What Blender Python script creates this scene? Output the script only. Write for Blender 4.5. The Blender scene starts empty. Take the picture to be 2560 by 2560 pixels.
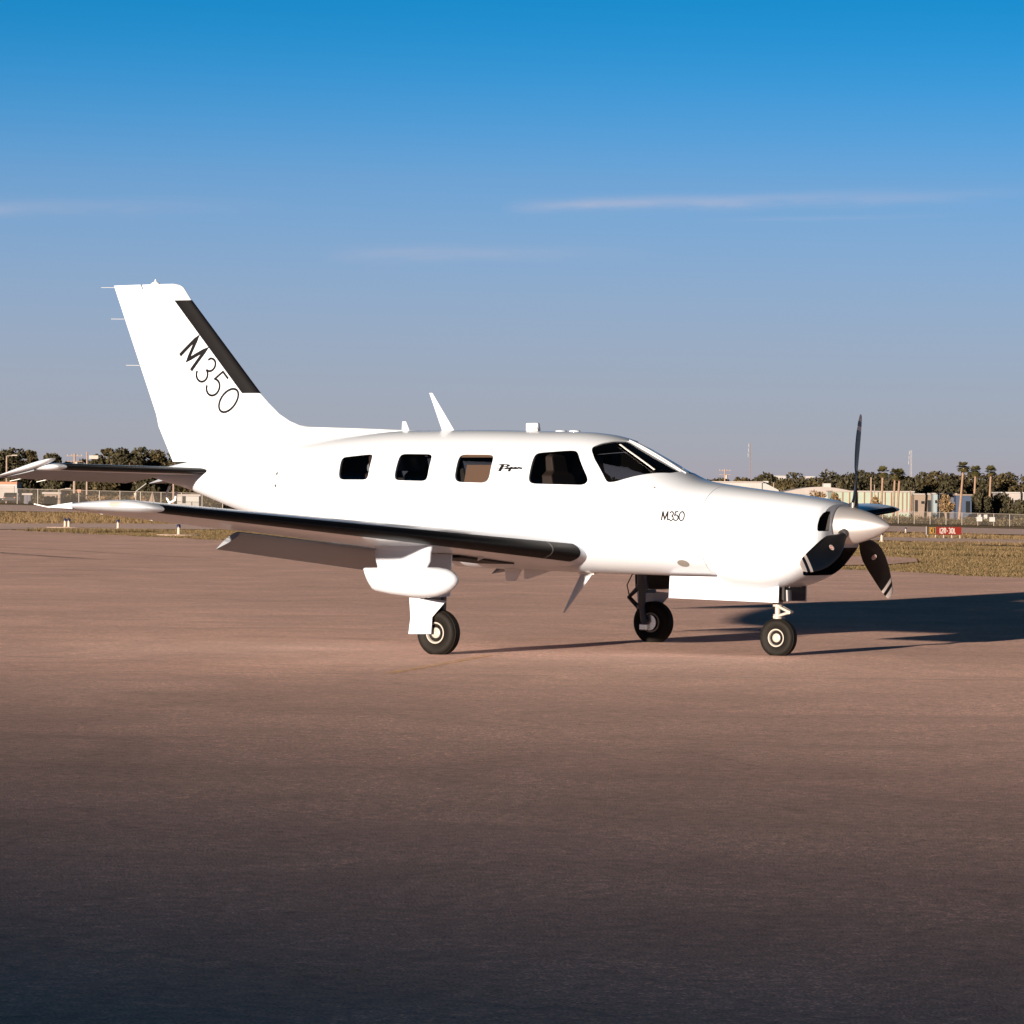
import bpy, bmesh, math, random
import numpy as np
from mathutils import Vector, Matrix
from mathutils.bvhtree import BVHTree

S = bpy.context.scene
COL = S.collection
R = math.radians
rng = np.random.default_rng(7)
random.seed(7)

# ------------------------------------------------------------------ camera
CAM = Vector((18.581, -29.488, 1.433))
YAW, PITCH, ROLL = R(-32.832), R(-0.258), R(0.431)
fw = Vector((math.sin(YAW) * math.cos(PITCH), math.cos(YAW) * math.cos(PITCH), math.sin(PITCH)))
r0 = Vector((math.cos(YAW), -math.sin(YAW), 0))
u0 = r0.cross(fw)
rr = r0 * math.cos(ROLL) + u0 * math.sin(ROLL)
uu = rr.cross(fw)
cam_d = bpy.data.cameras.new('camera')
cam_d.sensor_width = 36
cam_d.lens = 130.29
cam_d.clip_start = 0.5
cam_d.clip_end = 9000
cam = bpy.data.objects.new('camera', cam_d)
COL.objects.link(cam)
m = Matrix.Identity(4)
for i in range(3):
    m[i][0], m[i][1], m[i][2], m[i][3] = rr[i], uu[i], -fw[i], CAM[i]
cam.matrix_world = m
S.camera = cam

# ------------------------------------------------------------------ light
SUN_EL = R(6.5)
SUN_AZ = R(2.2)
SUN_STRENGTH = 5.0
SKY_STRENGTH = 0.094
EXPOSURE = 1.42
SKY_TINT = (0.22, 1.56, 1.08)
HAZE_COL = (1.58, 1.44, 1.66)
CLOUD_COL = (2.7, 2.3, 2.5)
S.view_settings.view_transform = 'Standard'
S.view_settings.look = 'None'
S.view_settings.gamma = 1
S.view_settings.use_curve_mapping = False
S.view_settings.exposure = EXPOSURE
S.cycles.caustics_reflective = False
S.cycles.caustics_refractive = False

w = bpy.data.worlds.new('World')
S.world = w
w.use_nodes = True
nt = w.node_tree
nt.nodes.clear()


def nd(t, typ, **kw):
    n = t.nodes.new(typ)
    for k, v in kw.items():
        setattr(n, k, v)
    return n


sky = nd(nt, 'ShaderNodeTexSky', sky_type='NISHITA', sun_disc=False, sun_elevation=SUN_EL, sun_rotation=R(180) - SUN_AZ,
         altitude=0, air_density=1.0, dust_density=0.0, ozone_density=7.0)
bg = nd(nt, 'ShaderNodeBackground')
bg.inputs['Strength'].default_value = SKY_STRENGTH
out = nd(nt, 'ShaderNodeOutputWorld')
wtc = nd(nt, 'ShaderNodeTexCoord')


def wm(op, *args, clamp=False):
    n_ = nd(nt, 'ShaderNodeMath', operation=op, use_clamp=clamp)
    for i_, v_ in enumerate(args):
        if isinstance(v_, (int, float)):
            n_.inputs[i_].default_value = v_
        else:
            nt.links.new(v_, n_.inputs[i_])
    return n_.outputs[0]


# clear, dry upper air begins low over this horizon: steepen the sky's own gradient
wmp = nd(nt, 'ShaderNodeMapping')
wmp.inputs['Scale'].default_value = (1, 1, 4)
nt.links.new(wtc.outputs['Generated'], wmp.inputs['Vector'])
wn = nd(nt, 'ShaderNodeVectorMath', operation='NORMALIZE')
nt.links.new(wmp.outputs[0], wn.inputs[0])
nt.links.new(wn.outputs[0], sky.inputs['Vector'])
tint = nd(nt, 'ShaderNodeMix', data_type='RGBA', blend_type='MULTIPLY')
tint.inputs[0].default_value = 1
tint.inputs[7].default_value = (*SKY_TINT, 1)
nt.links.new(sky.outputs[0], tint.inputs[6])
# lavender haze layer that thickens towards the horizon, all the way round
wrot = nd(nt, 'ShaderNodeVectorRotate', rotation_type='Z_AXIS')
wrot.inputs['Angle'].default_value = YAW
nt.links.new(wtc.outputs['Generated'], wrot.inputs['Vector'])
sep = nd(nt, 'ShaderNodeSeparateXYZ')
nt.links.new(wrot.outputs[0], sep.inputs[0])
ramp = nd(nt, 'ShaderNodeValToRGB')
ramp.color_ramp.interpolation = 'B_SPLINE'
ce = ramp.color_ramp.elements
for pos, val in ((0.0, 1.0), (0.05, .96), (0.19, .80), (0.34, .36), (0.44, .08), (0.54, 0.0)):
    if pos == 0.0:
        el_ = ce[0]
    elif pos == 0.54:
        el_ = ce[len(ce) - 1]
    else:
        el_ = ce.new(pos)
    el_.position = pos
    el_.color = (val, val, val, 1)
nt.links.new(wm('MULTIPLY', sep.outputs['Z'], 4.0, clamp=True), ramp.inputs['Fac'])
hazec = nd(nt, 'ShaderNodeMix', data_type='RGBA')
hazec.inputs[7].default_value = (*HAZE_COL, 1)
nt.links.new(ramp.outputs['Color'], hazec.inputs[0])
# sky above the view dimmed and reddened to neutralise the shadow fill
zen = nd(nt, 'ShaderNodeMapRange', interpolation_type='SMOOTHSTEP')
for i_, v_ in enumerate((0.11, 0.42, 0.0, 1.0)):
    zen.inputs[1 + i_].default_value = v_
nt.links.new(sep.outputs['Z'], zen.inputs[0])
deep = nd(nt, 'ShaderNodeMix', data_type='RGBA', blend_type='MULTIPLY')
deep.inputs[0].default_value = 1
nt.links.new(tint.outputs[2], deep.inputs[6])
fill_tint = nd(nt, 'ShaderNodeMix', data_type='RGBA')
fill_tint.inputs[6].default_value = (1, 1, 1, 1)
fill_tint.inputs[7].default_value = (5.0, 0.19, 0.13, 1)
nt.links.new(zen.outputs[0], fill_tint.inputs[0])
nt.links.new(fill_tint.outputs[2], deep.inputs[7])
nt.links.new(deep.outputs[2], hazec.inputs[6])
# thin cirrus streaks
az = wm('DIVIDE', sep.outputs['X'], wm('MAXIMUM', sep.outputs['Y'], 0.05))
cmb = nd(nt, 'ShaderNodeCombineXYZ')
nt.links.new(wm('MULTIPLY', az, 30.0), cmb.inputs[0])
nt.links.new(wm('MULTIPLY', sep.outputs['Z'], 160.0), cmb.inputs[1])
wnz = nd(nt, 'ShaderNodeTexNoise')
wnz.inputs['Scale'].default_value = 1.0
wnz.inputs['Detail'].default_value = 5
wnz.inputs['Roughness'].default_value = 0.6
nt.links.new(cmb.outputs[0], wnz.inputs['Vector'])
total = None
for a0, a1, e0, slope, sig, amt in ((-.004, .150, .0775, .030, .0017, .52), (-.052, .040, .0645, .012, .0019, .30), (-.185, -.060, .0745, .022, .0021, .32),
                                    (.05, .13, .0742, .020, .0006, .14)):
    mid_e = wm('ADD', wm('MULTIPLY', wm('SUBTRACT', az, a0), slope), e0)
    dd = wm('ADD', wm('SUBTRACT', sep.outputs['Z'], mid_e), wm('MULTIPLY', wm('SUBTRACT', wnz.outputs['Fac'], .5), sig * 2.2))
    g_ = wm('POWER', 2.718, wm('MULTIPLY', wm('MULTIPLY', dd, dd), -1 / (sig * sig)))
    k0 = wm('MULTIPLY', wm('SUBTRACT', az, a0), 40.0, clamp=True)
    k1 = wm('MULTIPLY', wm('SUBTRACT', a1, az), 1 / (a1 - a0), clamp=True)
    st_ = wm('MULTIPLY', wm('MULTIPLY', g_, wm('MULTIPLY', k0, k1)), wm('MULTIPLY', wnz.outputs['Fac'], amt * 1.5))
    total = st_ if total is None else wm('ADD', total, st_)
mixc = nd(nt, 'ShaderNodeMix', data_type='RGBA')
mixc.inputs[7].default_value = (*CLOUD_COL, 1)
nt.links.new(total, mixc.inputs[0])
nt.links.new(hazec.outputs[2], mixc.inputs[6])
nt.links.new(mixc.outputs[2], bg.inputs['Color'])
nt.links.new(bg.outputs[0], out.inputs['Surface'])

sl = bpy.data.lights.new('sun', 'SUN')
sl.energy = SUN_STRENGTH
sl.angle = R(0.6)
sl.color = (1.0, 0.82, 0.66)
so = bpy.data.objects.new('sun', sl)
so.rotation_euler = (math.pi / 2 - SUN_EL, 0, SUN_AZ)
so.location = (0, -60, 20)
COL.objects.link(so)


# ------------------------------------------------------------------ materials
def mat(name, col, rough=0.6, metal=0.0, var=0.0, vscale=3.0, bump=0.0, bscale=40.0, coat=0.0, spec=0.5, detail=4.0):
    m = bpy.data.materials.new(name)
    m.use_nodes = True
    t = m.node_tree
    b = t.nodes['Principled BSDF']
    b.inputs['Base Color'].default_value = (*col, 1)
    b.inputs['Roughness'].default_value = rough
    b.inputs['Metallic'].default_value = metal
    b.inputs['Specular IOR Level'].default_value = spec
    b.inputs['Coat Weight'].default_value = coat
    b.inputs['Coat Roughness'].default_value = 0.06
    if var or bump:
        co = nd(t, 'ShaderNodeTexCoord')
    if var:
        n = nd(t, 'ShaderNodeTexNoise')
        n.inputs['Scale'].default_value = vscale
        n.inputs['Detail'].default_value = detail
        n.inputs['Roughness'].default_value = 0.65
        t.links.new(co.outputs['Object'], n.inputs['Vector'])
        mr = nd(t, 'ShaderNodeMapRange')
        mr.inputs[1].default_value = 0.25
        mr.inputs[2].default_value = 0.75
        mr.inputs[3].default_value = 1 - var
        mr.inputs[4].default_value = 1 + var
        t.links.new(n.outputs['Fac'], mr.inputs[0])
        mx = nd(t, 'ShaderNodeMix', data_type='RGBA', blend_type='MULTIPLY')
        mx.inputs[0].default_value = 1
        mx.inputs[6].default_value = (*col, 1)
        t.links.new(mr.outputs[0], mx.inputs[7])
        t.links.new(mx.outputs[2], b.inputs['Base Color'])
    if bump:
        n2 = nd(t, 'ShaderNodeTexNoise')
        n2.inputs['Scale'].default_value = bscale
        n2.inputs['Detail'].default_value = 3
        t.links.new(co.outputs['Object'], n2.inputs['Vector'])
        bp = nd(t, 'ShaderNodeBump')
        bp.inputs['Strength'].default_value = bump
        bp.inputs['Distance'].default_value = 0.02
        t.links.new(n2.outputs['Fac'], bp.inputs['Height'])
        t.links.new(bp.outputs[0], b.inputs['Normal'])
    return m


def leaf_mat(name, col, var=0.35, trans=0.25):
    m = bpy.data.materials.new(name)
    m.use_nodes = True
    t = m.node_tree
    b = t.nodes['Principled BSDF']
    b.inputs['Roughness'].default_value = 0.7
    b.inputs['Specular IOR Level'].default_value = 0.2
    g = nd(t, 'ShaderNodeNewGeometry')
    mr = nd(t, 'ShaderNodeMapRange')
    mr.inputs[3].default_value = 1 - var
    mr.inputs[4].default_value = 1 + var
    t.links.new(g.outputs['Random Per Island'], mr.inputs[0])
    mx = nd(t, 'ShaderNodeMix', data_type='RGBA', blend_type='MULTIPLY')
    mx.inputs[0].default_value = 1
    mx.inputs[6].default_value = (*col, 1)
    t.links.new(mr.outputs[0], mx.inputs[7])
    t.links.new(mx.outputs[2], b.inputs['Base Color'])
    if trans:
        tr = nd(t, 'ShaderNodeBsdfTranslucent')
        t.links.new(mx.outputs[2], tr.inputs['Color'])
        ms = nd(t, 'ShaderNodeMixShader')
        ms.inputs[0].default_value = trans
        t.links.new(b.outputs[0], ms.inputs[1])
        t.links.new(tr.outputs[0], ms.inputs[2])
        t.links.new(ms.outputs[0], t.nodes['Material Output'].inputs['Surface'])
    return m


def glass_mat(name, tint, gloss=0.06):
    m = bpy.data.materials.new(name)
    m.use_nodes = True
    t = m.node_tree
    t.nodes.remove(t.nodes['Principled BSDF'])
    tr = nd(t, 'ShaderNodeBsdfTransparent')
    tr.inputs['Color'].default_value = (*tint, 1)
    gl = nd(t, 'ShaderNodeBsdfGlossy')
    gl.inputs['Roughness'].default_value = 0.02
    fr = nd(t, 'ShaderNodeFresnel')
    fr.inputs['IOR'].default_value = 1.5
    ms = nd(t, 'ShaderNodeMixShader')
    t.links.new(fr.outputs[0], ms.inputs[0])
    t.links.new(tr.outputs[0], ms.inputs[1])
    t.links.new(gl.outputs[0], ms.inputs[2])
    t.links.new(ms.outputs[0], t.nodes['Material Output'].inputs['Surface'])
    return m


def asphalt_mat(name, col, aged, big=0.12, crack=True):
    """weathered asphalt: large patches, aggregate speckle, faint drag streaks, fine relief"""
    m = bpy.data.materials.new(name)
    m.use_nodes = True
    t = m.node_tree
    b = t.nodes['Principled BSDF']
    b.inputs['Roughness'].default_value = 0.9
    b.inputs['Specular IOR Level'].default_value = 0.25
    co = nd(t, 'ShaderNodeTexCoord')

    def noise(scale, det, rough, vec=None, dist=0.0):
        n = nd(t, 'ShaderNodeTexNoise')
        n.inputs['Scale'].default_value = scale
        n.inputs['Detail'].default_value = det
        n.inputs['Roughness'].default_value = rough
        n.inputs['Distortion'].default_value = dist
        t.links.new(vec if vec else co.outputs['Object'], n.inputs['Vector'])
        return n

    def rng_(src, a, b_, c, d):
        r_ = nd(t, 'ShaderNodeMapRange')
        for i, v in enumerate((a, b_, c, d)):
            r_.inputs[1 + i].default_value = v
        t.links.new(src, r_.inputs[0])
        return r_
    n1 = noise(big, 5, 0.6)
    mx = nd(t, 'ShaderNodeMix', data_type='RGBA')
    mx.inputs[6].default_value = (*col, 1)
    mx.inputs[7].default_value = (*aged, 1)
    t.links.new(rng_(n1.outputs['Fac'], 0.35, 0.65, 0, 1).outputs[0], mx.inputs[0])
    # streaks
    mp = nd(t, 'ShaderNodeMapping')
    mp.inputs['Rotation'].default_value = (0, 0, R(-30))
    mp.inputs['Scale'].default_value = (0.25, 1.1, 1)
    t.links.new(co.outputs['Object'], mp.inputs['Vector'])
    n2 = noise(1.3, 6, 0.7, mp.outputs[0], 0.4)
    s2 = rng_(n2.outputs['Fac'], 0.3, 0.7, 0.96, 1.04)
    n3 = noise(95, 2, 0.5)
    s3 = rng_(n3.outputs['Fac'], 0.3, 0.7, 0.62, 1.38)
    n4 = noise(9, 5, 0.75)
    s4 = rng_(n4.outputs['Fac'], 0.3, 0.7, 0.84, 1.16)
    n5 = noise(15, 4, 0.7)
    s5 = rng_(n5.outputs['Fac'], 0.3, 0.7, 0.76, 1.24)
    mul1 = nd(t, 'ShaderNodeMath', operation='MULTIPLY')
    t.links.new(s2.outputs[0], mul1.inputs[0])
    t.links.new(s3.outputs[0], mul1.inputs[1])
    mul2 = nd(t, 'ShaderNodeMath', operation='MULTIPLY')
    t.links.new(mul1.outputs[0], mul2.inputs[0])
    t.links.new(s4.outputs[0], mul2.inputs[1])
    mul5 = nd(t, 'ShaderNodeMath', operation='MULTIPLY')
    t.links.new(mul2.outputs[0], mul5.inputs[0])
    t.links.new(s5.outputs[0], mul5.inputs[1])
    last = mul5.outputs[0]
    n6 = noise(34, 2, 0.6)
    n7 = noise(0.55, 6, 0.7, None, 1.2)
    sp = nd(t, 'ShaderNodeMath', operation='MULTIPLY')
    t.links.new(rng_(n6.outputs['Fac'], 0.56, 0.68, 0.0, 1.0).outputs[0], sp.inputs[0])
    t.links.new(rng_(n7.outputs['Fac'], 0.42, 0.66, 0.05, 1.0).outputs[0], sp.inputs[1])
    sp1 = nd(t, 'ShaderNodeMath', operation='ADD')
    sp1.inputs[1].default_value = 0.95
    t.links.new(sp.outputs[0], sp1.inputs[0])
    mul6 = nd(t, 'ShaderNodeMath', operation='MULTIPLY')
    t.links.new(last, mul6.inputs[0])
    t.links.new(sp1.outputs[0], mul6.inputs[1])
    mul7 = nd(t, 'ShaderNodeMath', operation='MULTIPLY')
    t.links.new(mul6.outputs[0], mul7.inputs[0])
    t.links.new(rng_(n7.outputs['Fac'], 0.3, 0.7, 0.86, 1.10).outputs[0], mul7.inputs[1])
    last = mul7.outputs[0]
    if crack:
        vo = nd(t, 'ShaderNodeTexVoronoi', feature='DISTANCE_TO_EDGE')
        vo.inputs['Scale'].default_value = 0.22
        nv = noise(0.8, 4, 0.6)
        va = nd(t, 'ShaderNodeVectorMath', operation='ADD')
        t.links.new(co.outputs['Object'], va.inputs[0])
        t.links.new(nv.outputs['Color'], va.inputs[1])
        t.links.new(va.outputs[0], vo.inputs['Vector'])
        cr_ = rng_(vo.outputs['Distance'], 0.0, 0.005, 0.86, 1.0)
        mul3 = nd(t, 'ShaderNodeMath', operation='MULTIPLY')
        t.links.new(last, mul3.inputs[0])
        t.links.new(cr_.outputs[0], mul3.inputs[1])
        last = mul3.outputs[0]
    m2 = nd(t, 'ShaderNodeMix', data_type='RGBA', blend_type='MULTIPLY')
    m2.inputs[0].default_value = 1
    t.links.new(mx.outputs[2], m2.inputs[6])
    t.links.new(last, m2.inputs[7])
    t.links.new(m2.outputs[2], b.inputs['Base Color'])
    bp = nd(t, 'ShaderNodeBump')
    bp.inputs['Strength'].default_value = 0.45
    bp.inputs['Distance'].default_value = 0.008
    t.links.new(n3.outputs['Fac'], bp.inputs['Height'])
    t.links.new(bp.outputs[0], b.inputs['Normal'])
    return m


M = {}
M['white'] = mat('white_paint', (0.45, 0.50, 0.565), 0.3, coat=0.3)
M['trim'] = mat('white_trim', (0.78, 0.78, 0.77), 0.4)
M['boot'] = mat('black_rubber_boot', (0.004, 0.004, 0.005), 0.45, var=0.2, vscale=8, spec=.06)
M['black'] = mat('black_paint', (0.010, 0.010, 0.011), 0.25)
M['letter'] = mat('black_vinyl', (0.005, 0.005, 0.006), 0.5, spec=.1)
M['void'] = mat('dark_cavity', (0.012, 0.012, 0.013), 0.8)
M['cabin'] = mat('cabin_trim', (0.05, 0.045, 0.04), 0.8)
M['leather'] = mat('tan_leather', (0.075, 0.055, 0.045), 0.6)
M['tyre'] = mat('tyre_rubber', (0.006, 0.005, 0.004), 0.7, var=0.3, vscale=14, spec=.18)
M['rim'] = mat('rim_paint', (0.30, 0.285, 0.26), 0.45)
M['steel'] = mat('dark_steel', (0.06, 0.06, 0.065), 0.4, metal=0.6)
M['chrome'] = mat('bare_metal', (0.65, 0.64, 0.62), 0.25, metal=1.0)
M['spinner'] = mat('spinner_silver', (0.62, 0.62, 0.64), 0.34, metal=0.8)
M['blade'] = mat('blade_black', (0.004, 0.004, 0.005), 0.35, spec=.2)
M['glass'] = glass_mat('cabin_glass', (0.42, 0.42, 0.43))
M['shaded_white'] = mat('shaded_white_paint', (0.17, 0.19, 0.225), 0.45)  # white paint darkened to hold the shade under flaps and elevators
M['grey'] = mat('light_grey_paint', (0.45, 0.44, 0.42), 0.5)
M['patch'] = mat('oval_grey_patch', (0.15, 0.145, 0.135), 0.5)
M['seam'] = mat('seam_grey', (0.35, 0.35, 0.36), 0.6)
M['red'] = mat('emblem_red', (0.45, 0.14, 0.12), 0.5)
M['pale'] = mat('emblem_pale', (0.62, 0.58, 0.55), 0.5)


# ------------------------------------------------------------------ object helpers
def link(name, me, material=None, parent=None, smooth=False):
    o = bpy.data.objects.new(name, me)
    COL.objects.link(o)
    if material is not None and len(me.materials) == 0:
        for mm in (material if isinstance(material, (list, tuple)) else [material]):
            me.materials.append(mm)
    if parent is not None:
        o.parent = parent
    if smooth:
        me.polygons.foreach_set('use_smooth', [True] * len(me.polygons))
    return o


def pyd(name, verts, faces, material=None, parent=None, smooth=False, sharp=None):
    me = bpy.data.meshes.new(name)
    me.from_pydata([tuple(v) for v in verts], [], [tuple(f) for f in faces])
    me.validate()
    bm = bmesh.new()
    bm.from_mesh(me)
    bmesh.ops.recalc_face_normals(bm, faces=bm.faces)
    bm.to_mesh(me)
    bm.free()
    if sharp is not None:
        smooth = True
    o = link(name, me, material, parent, smooth)
    if sharp is not None:
        me.set_sharp_from_angle(angle=R(sharp))
    return o


def quads(name, V, nper, material, parent=None):
    """V (n*nper,3) unshared polygons of nper corners, fast"""
    n = len(V) // nper
    me = bpy.data.meshes.new(name)
    me.vertices.add(len(V))
    me.vertices.foreach_set('co', np.asarray(V, np.float32).ravel())
    me.loops.add(len(V))
    me.loops.foreach_set('vertex_index', np.arange(len(V), dtype=np.int32))
    me.polygons.add(n)
    me.polygons.foreach_set('loop_start', np.arange(0, len(V), nper, dtype=np.int32))
    me.polygons.foreach_set('loop_total', np.full(n, nper, np.int32))
    me.update()
    return link(name, me, material, parent)


def empty(name, loc=(0, 0, 0)):
    o = bpy.data.objects.new(name, None)
    o.location = loc
    o.empty_display_size = 0.2
    COL.objects.link(o)
    return o


def tag(o, label=None, cat=None, group=None, kind=None):
    for k, v in (('label', label), ('category', cat), ('group', group), ('kind', kind)):
        if v:
            o[k] = v
    return o


class MB:
    """collects simple solids into one mesh"""

    def __init__(self):
        self.v, self.f = [], []

    def add(self, v, f):
        b = len(self.v)
        self.v += [tuple(p) for p in v]
        self.f += [tuple(i + b for i in q) for q in f]
        return self

    def box(self, c, s, rz=0.0, rx=0.0, ry=0.0):
        hx, hy, hz = s[0] / 2, s[1] / 2, s[2] / 2
        mm = Matrix.Rotation(rz, 3, 'Z') @ Matrix.Rotation(ry, 3, 'Y') @ Matrix.Rotation(rx, 3, 'X')
        v = [mm @ Vector((x, y, z)) + Vector(c) for x in (-hx, hx) for y in (-hy, hy) for z in (-hz, hz)]
        return self.add(v, [(0, 1, 3, 2), (4, 6, 7, 5), (0, 4, 5, 1), (2, 3, 7, 6), (0, 2, 6, 4), (1, 5, 7, 3)])

    def tube(self, pts, rad, n=10):
        pts = [Vector(p) for p in pts]
        rad = rad if isinstance(rad, (list, tuple)) else [rad] * len(pts)
        rings = []
        up = None
        for i, p in enumerate(pts):
            d = (pts[min(i + 1, len(pts) - 1)] - pts[max(i - 1, 0)]).normalized()
            if up is None:
                up = Vector((0, 0, 1)) if abs(d.z) < 0.9 else Vector((1, 0, 0))
            a = d.cross(up).normalized()
            b = a.cross(d).normalized()
            up = b
            rings.append([p + (a * math.cos(k * 2 * math.pi / n) + b * math.sin(k * 2 * math.pi / n)) * rad[i] for k in range(n)])
        return self.loft(rings)

    def loft(self, rings, cap=True, closed=True):
        n = len(rings[0])
        v = [p for r_ in rings for p in r_]
        f = []
        for i in range(len(rings) - 1):
            for k in range(n if closed else n - 1):
                k2 = (k + 1) % n
                f.append((i * n + k, i * n + k2, (i + 1) * n + k2, (i + 1) * n + k))
        if cap:
            f.append(tuple(range(n))[::-1])
            f.append(tuple((len(rings) - 1) * n + k for k in range(n)))
        return self.add(v, f)

    def lathe(self, prof, axis='X', c=(0, 0, 0), n=40):
        """prof: (along, radius) pairs; closed at both ends by fans when radius>0"""
        rings = []
        for a, r_ in prof:
            ring = []
            for k in range(n):
                th = 2 * math.pi * k / n
                p = {'X': (a, r_ * math.cos(th), r_ * math.sin(th)), 'Y': (r_ * math.cos(th), a, r_ * math.sin(th)),
                     'Z': (r_ * math.cos(th), r_ * math.sin(th), a)}[axis]
                ring.append(Vector(p) + Vector(c))
            rings.append(ring)
        return self.loft(rings)

    def prism(self, poly3, vec):
        v = [Vector(p) for p in poly3]
        w_ = [p + Vector(vec) for p in v]
        n = len(v)
        return self.add(v + w_, [tuple(range(n))[::-1], tuple(range(n, 2 * n))] + [(i, (i + 1) % n, (i + 1) % n + n, i + n) for i in range(n)])

    def build(self, name, material, parent=None, smooth=False, sharp=None):
        return pyd(name, self.v, self.f, material, parent, smooth, sharp)


def bevel(o, w_=0.01, seg=2):
    md = o.modifiers.new('bevel', 'BEVEL')
    md.width = w_
    md.segments = seg
    md.limit_method = 'ANGLE'
    return o


def apply_mods(o):
    dg = bpy.context.evaluated_depsgraph_get()
    dg.update()
    ev = o.evaluated_get(dg)
    me = bpy.data.meshes.new_from_object(ev)
    o.modifiers.clear()
    old = o.data
    o.data = me
    bpy.data.meshes.remove(old)
    return o


def cut(o, cutters):
    for c in cutters:
        md = o.modifiers.new('cut', 'BOOLEAN')
        md.operation = 'DIFFERENCE'
        md.solver = 'EXACT'
        md.object = c
    apply_mods(o)
    for c in cutters:
        bpy.data.objects.remove(c)


def smooth_pts(poly, it=2, keep=0.25):
    """chaikin rounding of a closed polygon"""
    p = [np.array(q, float) for q in poly]
    for _ in range(it):
        q = []
        for i in range(len(p)):
            a, b = p[i], p[(i + 1) % len(p)]
            q += [a * (1 - keep) + b * keep, a * keep + b * (1 - keep)]
        p = q
    return p


# ------------------------------------------------------------------ terrain
F2 = np.array([math.sin(YAW), math.cos(YAW)])
R2 = np.array([math.cos(YAW), -math.sin(YAW)])
C2 = np.array([CAM.x, CAM.y])


def G(u, t):
    """ground frame: u metres to the side, t metres out from where the photographer stood"""
    p = C2 + F2 * t + R2 * u
    return float(p[0]), float(p[1])


def edge(u, t):
    return (u - 9.3) * .928 + (t - 67.6) * .371


def tz(u, t):
    b = min(max(edge(u, t) / 50, 0), 1)
    b = b * b * (3 - 2 * b)
    t_ = min(t, 900)
    u_ = min(max(u, -140), 140)
    return b * (-.0169 * u_ - .00324 * (t_ - 100))


def gp(u, t, dz=0.0):
    x, y = G(u, t)
    return Vector((x, y, tz(u, t) + dz))


def px(x, t):
    return (x - 966) / 6992.0 * t


def sheet(name, us, ts, dz, material, f=None):
    v, fc = [], []
    for t in ts:
        for u in us:
            a, b = (u, t) if f is None else f(u, t)
            v.append(gp(a, b, dz))
    n = len(us)
    for i in range(len(ts) - 1):
        for k in range(n - 1):
            fc.append((i * n + k, i * n + k + 1, (i + 1) * n + k + 1, (i + 1) * n + k))
    o = pyd(name, v, fc, material, None, True)
    if o.data.polygons[0].normal.z < 0:
        o.data.flip_normals()
    return tag(o, kind='structure')


def grass_ground_mat():
    m = bpy.data.materials.new('dry_grass_ground')
    m.use_nodes = True
    t = m.node_tree
    b = t.nodes['Principled BSDF']
    b.inputs['Roughness'].default_value = 0.95
    b.inputs['Specular IOR Level'].default_value = 0.1
    co = nd(t, 'ShaderNodeTexCoord')
    n = nd(t, 'ShaderNodeTexNoise')
    n.inputs['Scale'].default_value = 0.06
    n.inputs['Detail'].default_value = 8
    n.inputs['Roughness'].default_value = 0.7
    t.links.new(co.outputs['Object'], n.inputs['Vector'])
    c = nd(t, 'ShaderNodeValToRGB')
    c.color_ramp.elements[0].position = 0.38
    c.color_ramp.elements[0].color = (0.10, 0.085, 0.035, 1)
    c.color_ramp.elements[1].position = 0.62
    c.color_ramp.elements[1].color = (0.26, 0.175, 0.095, 1)
    t.links.new(n.outputs['Fac'], c.inputs['Fac'])
    n2 = nd(t, 'ShaderNodeTexNoise')
    n2.inputs['Scale'].default_value = 3
    n2.inputs['Detail'].default_value = 5
    t.links.new(co.outputs['Object'], n2.inputs['Vector'])
    mr = nd(t, 'ShaderNodeMapRange')
    mr.inputs[1].default_value = .3
    mr.inputs[2].default_value = .7
    mr.inputs[3].default_value = .7
    mr.inputs[4].default_value = 1.3
    t.links.new(n2.outputs['Fac'], mr.inputs[0])
    mx = nd(t, 'ShaderNodeMix', data_type='RGBA', blend_type='MULTIPLY')
    mx.inputs[0].default_value = 1
    t.links.new(c.outputs['Color'], mx.inputs[6])
    t.links.new(mr.outputs[0], mx.inputs[7])
    t.links.new(mx.outputs[2], b.inputs['Base Color'])
    bp = nd(t, 'ShaderNodeBump')
    bp.inputs['Strength'].default_value = 0.6
    bp.inputs['Distance'].default_value = 0.15
    t.links.new(n2.outputs['Fac'], bp.inputs['Height'])
    t.links.new(bp.outputs[0], b.inputs['Normal'])
    return m


M['ground'] = grass_ground_mat()
M['apron'] = asphalt_mat('apron_asphalt', (0.62, 0.40, 0.32), (0.74, 0.48, 0.39))
M['taxi'] = asphalt_mat('taxiway_asphalt', (0.62, 0.45, 0.385), (0.70, 0.52, 0.44), crack=False)
us = np.concatenate([np.linspace(-3000, -160, 12), np.linspace(-140, 140, 113), np.linspace(160, 3000, 12)])
ts = np.concatenate([np.linspace(-700, 40, 8), np.linspace(50, 300, 101), np.linspace(306, 900, 100), np.linspace(1000, 6000, 12)])
sheet('ground', us, ts, -0.03, M['ground'])
# apron: bounded by a straight diagonal edge
ed = np.array([28., -70.4]) / 75.76
nrm = np.array([.928, .371])


def apron_pt(a, b):
    p = np.array([9.3, 67.6]) + ed * a - nrm * b
    # slightly ragged edge where turf creeps over
    if b < 0.01:
        p = p + nrm * (0.25 * math.sin(a * .9) + 0.2 * math.sin(a * 2.3 + 1))
    return float(p[0]), float(p[1])


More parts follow.
